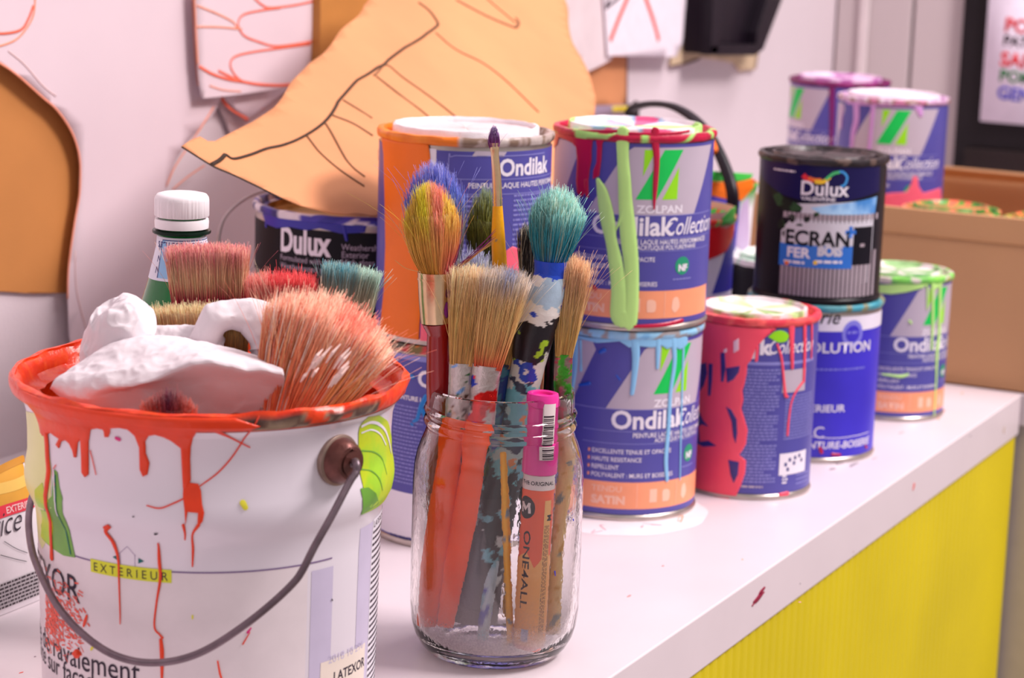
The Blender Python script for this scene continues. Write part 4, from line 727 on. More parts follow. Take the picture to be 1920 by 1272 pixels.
paint(dU, P_OR, [[(344, 905), (356, 905), (372, 907), (377, 920), (379, 945), (383, 962), (380, 978), (370, 990), (371, 962), (352, 960), (348, 985), (346, 955), (343, 930)]], [[(344, 985, 6), (347, 1000, 4), (347, 1012, 3)], [(372, 985, 7), (361, 1003, 4), (362, 1030, 5), (361, 1062, 3)], [(88, 815, 14), (91, 860, 14), (90, 905, 14), (88, 950, 10), (97, 985, 11), (98, 1020, 10), (99, 1046, 13)], [(197, 990, 7), (206, 987, 8), (199, 997, 8), (212, 1015, 9), (222, 1045, 6), (224, 1090, 4), (226, 1150, 3), (226, 1170, 2)],
    [(297, 1020, 4), (299, 1050, 7), (301, 1085, 6), (294, 1130, 4), (290, 1175, 4), (300, 1190, 4), (305, 1196, 5)], [(302, 1200, 7), (304, 1225, 9), (304, 1272, 5)], [(408, 1240, 3), (412, 1262, 4), (415, 1272, 4)], [(164, 1155, 6), (161, 1165, 8), (158, 1174, 5)], [(455, 1208, 3), (468, 1186, 2)]], hgt=.0008, k=KB)
paint(dU, P_ORD, [], [[(485, 780, 3), (466, 812, 3), (440, 850, 3), (410, 885, 3), (374, 912, 2.5)], [(344, 935, 3), (325, 944, 3), (300, 953, 3), (276, 948, 2.5)], [(390, 800, 7), (405, 808, 9), (430, 820, 4), (468, 839, 2.5)], [(170, 845, 2.5), (181, 890, 2)], [(106, 872, 2.5), (101, 884, 2), (104, 910, 2)]], hgt=.0003, k=KB)
paint(dU, mat('paint_yellow_spot', (232, 226, 60), .4), [], [[(455, 943, 12), (460, 952, 10)], [(172, 1218, 5), (176, 1212, 5)], [(361, 1155, 4), (361, 1160, 3)]], hgt=.0002, k=KB, name='paint_spot')
paint(dU, mat('paint_magenta', (226, 30, 130), .35), [], [[(219, 822, 7), (224, 824, 8)], [(464, 1186, 5), (470, 1178, 3)]], hgt=.0002, k=KB, name='paint_spot')
paint(dU, mat('paint_dark_spot', (60, 50, 60), .4), [], [[(402, 806, 4), (408, 810, 5)], [(621, 1124, 3), (622, 1126, 3)], [(250, 969, 3), (252, 969, 2)], [(291, 1002, 4), (296, 1001, 2)]], hgt=.0002, k=KB, name='paint_spot')
# handle ears and wire
def BV(px, py, off): return vplane(px, py, BC, off)
e0 = np.array([*dU.fn(*P1(632, 862), 0)]); en = e0-np.array([bcx, bcy, e0[2]]); en /= np.linalg.norm(en)
EAR = mat('ear_brown_metal', (104, 62, 56), .4, .55, var=.3, scale=120, bump=.3); EARL = mat('ear_tin_edge', (160, 136, 124), .35, .7, var=.2, scale=150)
for sg in (1, -1):
    c0 = np.array([bcx, bcy, e0[2]])+sg*en*.0865
    b = MB(); b.tube([c0-sg*en*.002, c0+sg*en*.0008, c0+sg*en*.0014], [.0118, .0118, .0108], 40); er = b.build('handle_ear', EARL, bu)
    b = MB(); b.tube([c0, c0+sg*en*.0030, c0+sg*en*.0060, c0+sg*en*.0082, c0+sg*en*.0090, c0+sg*en*.0080], [.0108, .0104, .0092, .0076, .0058, .0030], 40)
    b.build('ear_boss', EAR, er)
wp = [e0+en*.0085+np.array([0, 0, -.0008]), e0+en*.0110+np.array([0, 0, .0010]), BV(668, 868, -.078), BV(668, 885, -.0805), BV(655, 905, -.084), BV(622, 968, -.093), BV(590, 1025, -.098), BV(566, 1072, -.100), BV(548, 1096, -.1005), BV(510, 1132, -.101), BV(460, 1172, -.102), BV(400, 1212, -.102), BV(350, 1234, -.101), BV(300, 1243, -.100), BV(250, 1240, -.098), BV(200, 1222, -.093), BV(150, 1185, -.083), BV(110, 1140, -.069), BV(82, 1090, -.052), BV(62, 1040, -.034), BV(54, 990, -.016), BV(56, 950, .002), BV(66, 920, .018), BV(90, 895, .040), BV(130, 878, .060)]
oth = np.array([bcx, bcy, e0[2]])-en*.0950; wp += [oth+np.array([0, 0, -.004]), oth]
b = MB(); wpp = smooth_path(wp, 8); b.tube(wpp, .0017, 12)
b.build('handle', mat('steel_wire', (120, 104, 112), .4, .75, var=.2, scale=90, bump=.2), bu)
b = MB(); 
for q in ((144, 1226, -.0868), ): 
    p = BV(*q); b.tube([p+np.array([0, 0, .0018]), p, p-np.array([0, 0, .0020])], [.001, .0024, .001], 8)
b.build('paint_blob', P_OR, bu)

# ================================================================ bottle, sack and paper disc
bp = at_dep(341, 365, 1.22); bt = bp[2]; px_, py_ = bp[0], bp[1]
bo = thing('water_bottle', (px_, py_, 0), 'green mineral water bottle with white screw cap behind the white bucket', 'bottle')
GB = mat('bottle_green', (12, 132, 58), .12, var=.05, coat=.5)
GB.node_tree.nodes['Principled BSDF'].inputs['Transmission Weight'].default_value = .35
b = MB(); b.lathe((px_, py_, 0), [(0, .003), (.028, .0), (.031, .003), (.0315, .10), (.0310, .135), (.0282, .165), (.0235, bt-.0640), (.0185, bt-.0480), (.0150, bt-.0350), (.0136, bt-.0290), (.0132, bt-.0215), (.0125, bt-.0205), (.0125, bt-.004), (0, bt-.003)], 72); b.build('body', GB, bo)
b = MB(); b.lathe((px_, py_, bt), [(.0126, -.0212), (.0158, -.0208), (.0160, -.0200), (.0158, -.0192), (.0126, -.0188)], 60); b.build('neck_ring', mat('bottle_dark_green', (10, 34, 24), .3), bo)
CAPM = mat('cap_white', (244, 238, 242), .35)
b = MB(); nn = 120; b.lathe((px_, py_, bt), [(.0126, -.0184), (.0146, -.0180), (.0148, -.0145), (.0145, -.0130), (.0128, -.0128)], nn); b.build('tamper_band', CAPM, bo)
b = MB(); b.lathe((px_, py_, bt), [(.0126, -.0118), (.0144, -.0118), (.0149, -.0112), (.0149, -.0030), (.0146, -.0012), (.0134, .0004), (.0110, .0010), (.0104, .0006), (0, .0005)], 180, rfn=lambda a, j, r, z: (r-(.00025 if 1 <= j <= 3 and int(a/(2*PI)*180) % 2 else 0), z)); b.build('cap', CAPM, bo)
prof = [(.0315, .10), (.0310, .135), (.0282, .165), (.0235, bt-.0640), (.0185, bt-.0480), (.0150, bt-.0350), (.0136, bt-.0290), (.0132, bt-.0215)]
dL = Drum((px_, py_, 0), prof, .0142); dL.H = bt; dL.thing = bo; F = Flat(); W = PI*.0142*.999
y1 = bt-.0222; y0 = bt-.0455; F.rect(-W, y0, W, y1, 0, .0002); F.rect(-.0118, y0+.0015, W*.7, y1-.0014, 1, .0003)
F.line([(-.0118, y0+.0015), (-.0118, y1-.0014), (W*.7, y1-.0014)], .0005, 2, .0004, 1)
for i, t_ in enumerate(('S.PELLEGRINO   *   S.PELLEGRINO', '*   S.PELLEGRINO   *', 'S.PELLEGRINO   *   S.PELLEGRINO')): F.text(t_, -.0160+.0055*(i != 0)+.0002, y1-.0056-.0044*i, .0046, 2, .0005, bold=.02, sx=.82)
for i in range(3): F.text('N', -.0150+.0004*i, y1-.0075-.006*i, .005, 2, .0004, sx=.8)
art(dL, F, mats=[mat('bottle_label_white', (226, 226, 240), .5), mat('bottle_label_blue', (150, 196, 236), .5), mat('bottle_label_ink', (40, 50, 120), .5)], step=.002)
# sack of filler lying by the wall
p0 = on_z(70, 1122, 0); YS = p0[1]-.004
sk = thing('filler_packet', (p0[0]-.09, YS+.03, 0), 'white and yellow paper packet with red band and small print at the far left', 'packet')
def sz(x): return .0860+.0035*math.sin(x*55+.6)+.002*math.sin(x*140)
b = MB(); n = 36; xa, xb = p0[0]-.20, p0[0]+.004; V = []; m_ = 10
for i in range(n+1):
    x = xa+(xb-xa)*i/n; e = max(0, 1-(xb-x)/.006); 
    for j in range(m_+1):
        t_ = j/m_; z = sz(x)*t_*(1-.04*e)+.0003; y = YS+.012*t_**2+.004*e-.004*math.sin(PI*t_)*(1-e); V.append((x, y, z))
    for j in range(m_, -1, -1):
        t_ = j/m_; V.append((x, YS+.055-.041*t_**1.5-.004*e, sz(x)*t_*(1-.04*e)+.0003))
k = 2*(m_+1); b.add(V, [(i*k+j, (i+1)*k+j, (i+1)*k+(j+1) % k, i*k+(j+1) % k) for i in range(n) for j in range(k)]+[tuple(range(k)), tuple(n*k+q for q in reversed(range(k)))])
b.build('bag', mat('packet_paper', (232, 222, 228), .5, bump=.1), sk)
def smap(x, y, z):
    t_ = y/sz(x); e = max(0, 1-(xb-x)/.006); return (x, YS+.012*t_**2+.004*e-.004*math.sin(PI*min(1, t_))*(1-e)-z, y*(1-.04*e)+.0003)
F = Flat()
def sp(px, py): p = on_y(px, py, YS+.002); return (p[0], p[2])
z1 = sp(50, 950)[1]; z2 = sp(50, 934)[1]
F.poly([(x, z2-.001) for x in np.linspace(xa, xb, 14)]+[(x, sz(x)*.995) for x in np.linspace(xb, xa, 14)], 0, .0006)
F.line([(x, (z2+.086)/2+.003*math.sin(x*60+2)) for x in np.linspace(xa, xb, 12)], .006, 1, .0008); F.line([(x, (z2+.086)/2+.006+.004*math.sin(x*45)) for x in np.linspace(xa, xb, 12)], .004, 2, .0009)
F.line([(x, z1+.001) for x in np.linspace(xa, xb, 8)], .0065, 3, .0007, 2)
F.text('EXTERIEURS', xb-.004, z1-.0008, .0052, 4, .0009, 'r', bold=.02, shear=.2); p = sp(36, 992); F.text('Service', p[0]+.001, p[1], .019, 5, .0008, 'r', shear=.6, bold=-.01, sx=.9)
F.line([sp(-10, 1040), sp(20, 1048), sp(38, 1052)], .0004, 5, .0007); F.line([sp(0, 1015), sp(20, 1028), sp(40, 1036)], .0004, 5, .0007)
for i in range(9):
    y = sp(40, 1080)[1]-.0024*i
    if y > .002: F.dashes(xa+.005, xb-.001, y, .0013, 6, .0006, i)
F.build('print', [mat('packet_orange', (224, 160, 50), .5, var=.1, scale=40), mat('packet_gold', (236, 190, 90), .5), mat('packet_ochre', (206, 140, 40), .5), mat('packet_red', (226, 50, 70), .5), mat('packet_pink_text', (250, 200, 200), .5), mat('packet_script', (60, 50, 60), .5), mat('packet_print', (70, 60, 66), .6)], sk, smap, .006, .006)
pc = on_z(1118, 985, 0); F = Flat(); n = 40
F.poly([(.066*math.cos(2*PI*i/n)*(1+.015*math.sin(i*2.1)), .066*math.sin(2*PI*i/n)*(1+.015*math.cos(i*1.7))) for i in range(n)], 0, 0)
for i in range(34):
    a = random.uniform(0, 2*PI); r = random.uniform(.042, .062); q = (r*math.cos(a), r*math.sin(a)); F.line([q, (q[0]+random.uniform(-.01, .01), q[1]+random.uniform(-.008, .008)), (q[0]+random.uniform(-.012, .012), q[1]+random.uniform(-.01, .01))], .0008, random.choice([1, 1, 2]), .0001+i*1e-6, 3)
pcx = (1.381, .622)
tag(F.build('paper_disc', [mat('disc_paper', (240, 226, 230), .7), mat('disc_scribble_orange', (236, 150, 90), .6), mat('disc_scribble_pink', (214, 150, 170), .6)], None, lambda x, y, z: (pcx[0]+x, pcx[1]+y, .0001+z), .01, .01, origin=(*pcx, 0)), 'round white paper with orange scribbles on the worktop beneath the pale-blue-dripped tin', 'paper')
# ================================================================ glass jar
JC = (1.0743, .5545); jar = thing('glass_jar', (JC[0], JC[1], 0), 'clear glass jar with screw-thread neck holding brushes and a marker pen', 'jar')
GL = bpy.data.materials.new('clear_glass'); GL.use_nodes = True; nt = GL.node_tree; pb = nt.nodes['Principled BSDF']
pb.inputs['Base Color'].default_value = (1, .995, .99, 1); pb.inputs['Roughness'].default_value = .015; pb.inputs['Transmission Weight'].default_value = 1; pb.inputs['IOR'].default_value = 1.45
nzz = nt.nodes.new('ShaderNodeTexNoise'); nzz.inputs['Scale'].default_value = 30; bpn = nt.nodes.new('ShaderNodeBump'); bpn.inputs['Strength'].default_value = .05; bpn.inputs['Distance'].default_value = .002
nt.links.new(nzz.outputs['Fac'], bpn.inputs['Height']); nt.links.new(bpn.outputs[0], pb.inputs['Normal'])
outp = [(0, .0022), (.026, .0016), (.0315, .0002), (.0350, .0002), (.0385, .0020), (.0420, .0060), (.0450, .0115), (.0468, .018), (.0478, .028), (.0480, .06), (.0479, .098), (.0472, .108), (.0458, .1150), (.0438, .1205), (.0421, .1245), (.0414, .1270), (.0414, .1290), (.0424, .1302), (.0428, .1316), (.0422, .1332), (.0413, .1340), (.0413, .1356), (.0424, .1368), (.0427, .1382), (.0420, .1396), (.0411, .1404), (.0410, .1470), (.0409, .1490), (.0402, .1505), (.0390, .1510)]
inp = [(.0380, .1502), (.0378, .1480), (.0378, .1290), (.0392, .1235), (.0420, .1160), (.0438, .1090), (.0447, .100), (.0448, .060), (.0446, .030), (.0436, .019), (.0410, .0115), (.0370, .0080), (.030, .0070), (0, .0062)]
thr = lambda a, j, r, z: (r, z+(.0016*math.sin(a+.8) if 16 <= j <= 25 else 0))
outp = [(r*.994, z*1.010) for r, z in outp]; inp = [(r*.994, z*1.010) for r, z in inp]
b = MB(); b.lathe((*JC, 0), outp+inp, 128, rfn=thr); b.build('body', GL, jar)
# grey dust and dried paint clinging inside the jar
DU = bpy.data.materials.new('jar_dust'); DU.use_nodes = True; nt = DU.node_tree; pb = nt.nodes['Principled BSDF']; pb.inputs['Base Color'].default_value = (*lin((206, 190, 194)), 1); pb.inputs['Roughness'].default_value = .9
tr_ = nt.nodes.new('ShaderNodeBsdfTransparent'); mx = nt.nodes.new('ShaderNodeMixShader'); at_ = nt.nodes.new('ShaderNodeAttribute'); at_.attribute_name = 'Col'
nz1 = nt.nodes.new('ShaderNodeTexNoise'); nz1.inputs['Scale'].default_value = 900; nz1.inputs['Detail'].default_value = 6; tcn = nt.nodes.new('ShaderNodeTexCoord'); nt.links.new(tcn.outputs['Object'], nz1.inputs['Vector'])
mm = nt.nodes.new('ShaderNodeMath'); mm.operation = 'MULTIPLY'; nt.links.new(at_.outputs['Fac'], mm.inputs[0]); mr1 = nt.nodes.new('ShaderNodeMapRange'); mr1.inputs['From Min'].default_value = .35; mr1.inputs['From Max'].default_value = .65; mr1.inputs['To Min'].default_value = .75; mr1.inputs['To Max'].default_value = 1.15; nt.links.new(nz1.outputs['Fac'], mr1.inputs['Value']); nt.links.new(mr1.outputs[0], mm.inputs[1])
nt.links.new(mm.outputs[0], mx.inputs[0]); nt.links.new(tr_.outputs[0], mx.inputs[1]); nt.links.new(pb.outputs[0], mx.inputs[2]); nt.links.new(mx.outputs[0], nt.nodes['Material Output'].inputs[0])
dp = [(.0375, .0090), (.0405, .0123), (.0431, .0195), (.0440, .030), (.0441, .045), (.0442, .060), (.0441, .080), (.0440, .100)]
b = MB(); dv = [.82, .72, .50, .26, .13, .08, .05, .03]; b.lathe((*JC, 0), dp, 96, col=lambda a, j, z: (dv[j],)*3); b.build('dust_film', DU, jar)
dJ = Drum((*JC, 0), outp[6:12], .0478); dJ.H = .15; dJ.thing = jar
paint(dJ, mat('paint_blue_dot', (40, 50, 190), .3), [], [[(1074, 974, 3), (1075, 976, 4)], [(1040, 1072, 3), (1041, 1080, 2)]], k=1/4200*1.24, hgt=.0002, h=.0001, name='paint_speck')
# ================================================================ brushes
HAIRM = mat('bristle_hair', rough=.62, attr=True, var=.05, scale=90)
def JV(px, py, off): return vplane(px, py, JC, off)
def unit(v): return v/np.linalg.norm(v)
def bristle_mesh(parent, P0, P1, wb, wt, tb, tt, colf, n=700, shape='flat', dome=.12, bulge=0., rad=.00016, lenj=.10, stray=.02, seed=0, core=True, label=None, curl=.0, side=None, frizz=0.):
    """P0 root, P1 tip; wb/wt width at root/tip; tb/tt thickness at root/tip; every bristle is a tapered solid"""
    r = np.random.default_rng(seed); A = P1-P0; L = np.linalg.norm(A); A = A/L
    U = unit((CR if side is None else side)-A*((CR if side is None else side)@A)); V = np.cross(A, U)
    u = np.zeros(n); v = np.zeros(n)
    if shape == 'round':
        a = r.uniform(0, 2*PI, n); q = np.sqrt(r.uniform(0, 1, n)); u, v = q*np.cos(a), q*np.sin(a)
    else:
        u = r.uniform(-1, 1, n); v = r.uniform(-1, 1, n)
    q2 = u*u+v*v if shape == 'round' else u*u*.8+v*v*.4
    ln = L*(1-dome*q2)*(1+r.normal(0, lenj*.5, n)); st = r.uniform(0, 1, n) < stray
    ang = np.where(st, r.normal(0, .22, n), r.normal(0, .03, n)); ang2 = np.where(st, r.normal(0, .15, n), r.normal(0, .03, n))
    jit2 = r.uniform(0, 1, n); K = 7; ts = np.linspace(0, 1, K+1); jit = r.uniform(0, 1, n); bd = r.normal(0, .06+frizz, (n, 2))
    P = np.zeros((K+1, n, 3))
    for k, t in enumerate(ts):
        e = t if not bulge else t
        wu = (wb*(1-e)+wt*e)/2+bulge*math.sin(PI*min(1, t*1.0))*wb*.5; wv = (tb*(1-e)+tt*e)/2+bulge*math.sin(PI*t)*tb*.5
        P[k] = P0+np.outer(ln*t, A)+np.outer(u*wu+ang*ln*t*t+bd[:, 0]*L*.25*math.sin(PI*t)*.5+curl*ln*t*t, U)+np.outer(v*wv+ang2*ln*t*t+bd[:, 1]*L*.25*math.sin(PI*t)*.5, V)
    th = r.uniform(0, 2*PI, n); verts = np.zeros((n, K+1, 3, 3)); cols = np.zeros((n, K+1, 3, 4)); cols[..., 3] = 1
    for k, t in enumerate(ts):
        rr = rad*(1-.55*t)
        for m in range(3):
            aa = th+2*PI*m/3; verts[:, k, m] = P[k]+np.outer(np.cos(aa)*rr, U)+np.outer(np.sin(aa)*rr, V)
    for i in range(n):
        for k, t in enumerate(ts):
            c = np.minimum(np.array(colf(t*ln[i]/L+(jit[i]-.5)*.08, u[i], v[i], jit[i]))*(1.2+.85*(jit2[i]-.35)), .95); cols[i, k, :, :3] = c
    f = []
    base = np.arange(n)*(K+1)*3
    tri = []
    for k in range(K):
        for m in range(3):
            m2 = (m+1) % 3; tri.append((k*3+m, k*3+m2, (k+1)*3+m2, (k+1)*3+m))
    tri = np.array(tri); F_ = (base[:, None, None]+tri[None]).reshape(-1, 4)
    tip = (base[:, None]+np.array([K*3, K*3+1, K*3+2])[None])
    VV = verts.reshape(-1, 3); CC = cols.reshape(-1, 4); faces = [tuple(x) for x in F_.tolist()]+[tuple(x) for x in tip.tolist()]
    if core:
        m = 14; ks = 7; cv = []; cc = []
        for k in range(ks):
            t = k/(ks-1)*(1-dome*.75-lenj*.7); wu = (wb*(1-t)+wt*t)/2*.84+bulge*math.sin(PI*t)*wb*.42; wv = (tb*(1-t)+tt*t)/2*.84+bulge*math.sin(PI*t)*tb*.42
            if shape == 'round' and t > .55: sc = math.sqrt(max(.05, 1-((t-.55)/.45)**2)); wu *= sc; wv *= sc
            for j in range(m):
                a = 2*PI*j/m; cu, cs = math.cos(a), math.sin(a)
                if shape != 'round': 
                    pw = .35; cu = math.copysign(abs(cu)**pw, cu); cs = math.copysign(abs(cs)**pw, cs)
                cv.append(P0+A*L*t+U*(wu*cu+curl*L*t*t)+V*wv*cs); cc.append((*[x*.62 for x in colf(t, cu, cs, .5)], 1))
        o = len(VV); VV = np.vstack([VV, cv]); CC = np.vstack([CC, cc])
        faces += [(o+k*m+j, o+k*m+(j+1) % m, o+(k+1)*m+(j+1) % m, o+(k+1)*m+j) for k in range(ks-1) for j in range(m)]+[tuple(o+(ks-1)*m+j for j in range(m))]
    VV = VV-np.array(parent.location); me = bpy.data.meshes.new('bristles'); me.from_pydata(VV.tolist(), [], faces); me.update()
    at = me.color_attributes.new('Col', 'FLOAT_COLOR', 'POINT'); at.data.foreach_set('color', CC.ravel()); me.polygons.foreach_set('use_smooth', [True]*len(me.polygons))
    o = link('bristles', me, [HAIRM], parent)
    if label: o['label'] = label
    return o
def grad(stops, noise_amt=.0):
    S = [(t, np.array(lin(c))) for t, c in stops]
    def f(t, u, v, j):
        tt = t+(j-.5)*noise_amt
        if tt <= S[0][0]: return S[0][1]
        for (a, ca), (b_, cb) in zip(S, S[1:]):
            if tt <= b_: return ca+(cb-ca)*((tt-a)/(b_-a+1e-9))
        return S[-1][1]
    return f
def patchy(base, cols, sc=120, thr=(-.25, .0, .2), seed=0.):
    """flaking paint: base colour with patches of others picked by layered noise"""
    B_ = lin(base); L = [lin(c) for c in cols]
    def f(q, t, a):
        for i, c in enumerate(L):
            if N3(q, sc*(1+.3*i), seed+7.3*i)+.5*N3(q, sc*2.7, seed+3*i) > thr[i % len(thr)]: return c
        return B_
    return f
FER = mat('ferrule_gold', (222, 190, 150), .22, .9, var=.06, scale=200, bump=.05); FES = mat('ferrule_steel', (206, 196, 196), .25, .9, var=.1, scale=240, bump=.1)
PNT = mat('brush_handle_paint', rough=.38, attr=True, var=.06, scale=200, bump=.12, bscale=500)
GJ = 'brushes standing in the glass jar'; GK = 'brushes crammed in the white bucket'
def brush(P0, label, group): return thing('paint_brush', P0, label, 'paint brush', group)
def seg(a, b, n): return [a+(b-a)*i/(n-1) for i in range(n)]
def handle(root, pts, rads, m, flat=1., col=None, n=14, name='handle', sg=20, label=None):
    P = smooth_path([np.array(p) for p in pts], n); t = np.linspace(0, 1, len(P)); R_ = np.interp(t, np.linspace(0, 1, len(rads)), rads)
    for i, p in enumerate(P):
        lim = .0100+.35*R_[i]
        if math.hypot(p[0]-JC[0], p[1]-JC[1]) < .05 and p[2] < lim: P[i] = P[i-1]+(p-P[i-1])*max(0, (P[i-1][2]-lim)/(P[i-1][2]-p[2]+1e-9))+_Z*(.00002*(len(P)-i)); P[i+1:] = [P[i]-_Z*.00001*(k_+1) for k_ in range(len(P)-i-1)]; break
    b = MB(); b.tube(P, list(R_), sg, flat=flat, fdir=CR, col=col); o = b.build(name, m, root)
    if label: o['label'] = label
    return o
PX = 1.235/4200
def jb(p): return JV(*p)
# A  round brush, red handle, gold ferrule
A0 = JV(817, 512, -.016)
r = brush(A0, 'round brush with yellow-orange bristles, gold ferrule and dark red handle, left in the jar', GJ)
def cA(t, u, v, j):
    tip = mixc(lin((216, 196, 40)), lin((232, 130, 110)), .5+.9*u+.5*math.sin(u*7)); 
    if u > .45: tip = mixc(tip, lin((226, 190, 50)), .7)
    if u < -.4: tip = mixc(tip, lin((150, 130, 30)), j*.8)
    mid = mixc(lin((236, 176, 80)), lin((240, 150, 90)), .5+u); base = mixc(lin((196, 140, 50)), lin((176, 30, 90)), max(0, (u-.1))*1.5)
    c = mixc(base, mid, t/.35) if t < .35 else mixc(mid, tip, (t-.35)/.35)
    return c
bristle_mesh(r, A0, JV(804, 342, -.020), 56*PX, 104*PX, 52*PX, 70*PX, cA, 1900, 'round', dome=.42, bulge=.22, lenj=.04, stray=.02, seed=1)
handle(r, [JV(817, 510, -.016), JV(817, 522, -.016), JV(818, 560, -.016), JV(820, 604, -.016)], [33.5*PX, 33*PX, 32.5*PX, 31*PX], FER, name='ferrule', sg=48, n=4)
handle(r, [JV(817, 521, -.016), JV(817, 524, -.016)], [34.2*PX, 34.2*PX], FER, name='ferrule_ring', sg=48, n=2)
paint_f = MB(); 
handle(r, [JV(820, 602, -.016), JV(823, 625, -.015), JV(824, 660, -.013), JV(824, 720, -.010), JV(822, 800, -.002), JV(815, 950, .012), JV(806, 1140, .018)], [30*PX, 22*PX, 24*PX, 25*PX, 22*PX, 18*PX, 13*PX], mat('lacquer_red', (150, 8, 14), .25, coat=.4))
b = MB(); 
for q in ((838, 575, 10, 16), (842, 545, 6, 9)):
    p = JV(q[0], q[1], -.016-.0078); b.lathe((p[0], p[1], p[2]-.002), [(0, -q[3]*PX), (q[2]*PX*.5, -q[3]*PX*.5), (q[2]*PX*.55, 0), (q[2]*PX*.3, q[3]*PX*.7), (0, q[3]*PX)], 12)
    b.build('paint_drop', mat('paint_purple', (110, 16, 100), .35), r); b = MB()
# stray purple hairs reaching from its base
b = MB(); P_ = lambda x, y, o: JV(x, y, o)
for k in range(16):
    x1 = random.choice([930, 926, 905, 880, 868]); y1 = {930: 440, 926: 452, 905: 462, 880: 475, 868: 405}[x1]+random.uniform(-12, 8)
    b.tube(smooth_path([P_(848+random.uniform(-5, 5), 510+random.uniform(-5, 5), -.018), P_(862+(x1-868)*.4, 492+(y1-470)*.45+random.uniform(-4, 4), -.022), P_(x1, y1, -.026)], 5), [.00018]*10+[.00007], 4, col=lambda q, t, a: lin((130, 40, 110)) if k % 3 else lin((210, 160, 100)))
for q in ((755, 410, 790, 500), (748, 418, 795, 505), (740, 488, 798, 512), (752, 398, 776, 470), (762, 432, 790, 496)):
    b.tube(smooth_path([P_(q[2], q[3], -.020), P_((q[0]+q[2])/2-6, (q[1]+q[3])/2+4, -.021), P_(q[0], q[1], -.022)], 5), [.00016]*10+[.00007], 4, col=lambda q, t, a: lin((226, 180, 110)))
b.build('stray_bristles', HAIRM, r)
# D  blue brush behind A
D0 = JV(828, 520, .012); r = brush(D0, 'brush with ultramarine-blue bristle tip just behind the yellow-orange round brush', GJ)
bristle_mesh(r, D0, JV(808, 304, .012), 56*PX, 116*PX, 40*PX, 60*PX, grad([(0, (120, 110, 90)), (.45, (150, 150, 160)), (.62, (90, 120, 200)), (.8, (50, 60, 170)), (1, (140, 140, 200))], .3), 1500, 'round', dome=.34, bulge=.24, lenj=.04, seed=2)
handle(r, [D0, JV(836, 600, .020)], [28*PX, 27*PX], FES, name='ferrule', n=5); handle(r, [JV(836, 598, .020), JV(842, 760, .018), JV(836, 1150, .010)], [22*PX, 16*PX, 9*PX], mat('handle_dark_navy', (24, 22, 50), .4))
# E  olive brush
E0 = JV(908, 500, .016); r = brush(E0, 'brush with dark olive-green bristles behind the slim yellow-handled brush', GJ)
bristle_mesh(r, E0, JV(910, 352, .016), 40*PX, 70*PX, 26*PX, 36*PX, grad([(0, (40, 44, 20)), (.5, (90, 92, 20)), (.75, (120, 124, 50)), (1, (110, 130, 110))], .35), 900, 'round', dome=.5, bulge=.25, lenj=.06, seed=3)
handle(r, [E0, JV(910, 600, .016), JV(915, 760, .014), JV(920, 1140, .014)], [20*PX, 18*PX, 13*PX, 8*PX], mat('handle_black', (18, 14, 20), .4))
# F  slim yellow brush
F0 = JV(927, 286, -.006); r = brush(F0, 'slim artist brush with purple tip, brassy ferrule and yellow handle, tallest in the jar', GJ)
bristle_mesh(r, JV(927, 282, -.006), JV(926, 236, -.006), 14*PX, 20*PX, 7*PX, 8*PX, grad([(0, (130, 20, 110)), (.35, (120, 50, 120)), (1, (120, 100, 150))], .3), 260, 'round', dome=.45, bulge=.35, lenj=.05, rad=.00013, seed=4)
handle(r, [JV(927, 268, -.006), JV(928, 290, -.006), JV(931, 330, -.006), JV(933, 386, -.006)], [9.5*PX, 7.2*PX, 8.5*PX, 9.2*PX], FER, name='ferrule', flat=[.5]*3+[.8]*5+[1]*40, n=6)
for k in (372, 378): handle(r, [JV(932.5, k, -.006), JV(932.6, k+2, -.006)], [9.9*PX, 9.9*PX], FER, name='ferrule_crimp', n=2)
handle(r, [JV(933, 384, -.006), JV(934, 440, -.006), JV(937, 505, -.003), JV(944, 640, .008), JV(950, 800, .016), JV(950, 960, .024), JV(950, 1120, .030), JV(950, 1190, .032)], [9*PX, 12.5*PX, 14*PX, 11*PX, 9*PX, 8*PX, 7*PX, 6*PX], PNT, col=patchy((242, 172, 10), [(120, 130, 120)], 140, (.55,), 3))
st0 = JV(943, 850, -.020); stk = thing('wooden_stick', st0, 'thin yellow painted stick inside the jar left of the marker pen', 'stick')
handle(stk, [st0, JV(947, 940, -.021), JV(951, 1060, -.022), JV(955, 1150, -.023), JV(956, 1212, -.024)], [6*PX, 7.5*PX, 7*PX, 7*PX, 6*PX], PNT, col=patchy((242, 176, 30), [(120, 140, 150)], 120, (.42,), 8), name='shaft')
# B  flat brush, natural hair, orange handle
NAT = grad([(0, (200, 150, 90)), (.4, (220, 172, 100)), (.8, (226, 184, 130)), (1, (240, 196, 160))], .25)
B0 = JV(866, 684, -.024); r = brush(B0, 'flat brush with blond bristles, silver ferrule and orange-painted handle, front left in the jar', GJ)
bristle_mesh(r, B0, JV(888, 502, -.022), 44*PX, 76*PX, 26*PX, 36*PX, NAT, 1100, 'flat', dome=.07, bulge=.05, lenj=.06, stray=.05, seed=5, side=CR)
FP_ = patchy((196, 184, 180), [(120, 160, 210), (60, 100, 60), (90, 60, 50)], 150, (.50, .52, .50), 1)
FPM = mat('ferrule_smeared', rough=.3, metal=.75, attr=True, var=.1, scale=200, bump=.35, bscale=260)
handle(r, [JV(866, 680, -.024), JV(864, 720, -.024), JV(860, 790, -.022)], [24*PX, 23*PX, 22*PX], FPM, flat=.6, name='ferrule', col=FP_, sg=28)
OHM = mat('handle_orange_dip', (254, 84, 0), .6, var=.08, scale=40, bump=.15, bscale=200, spec=.2)
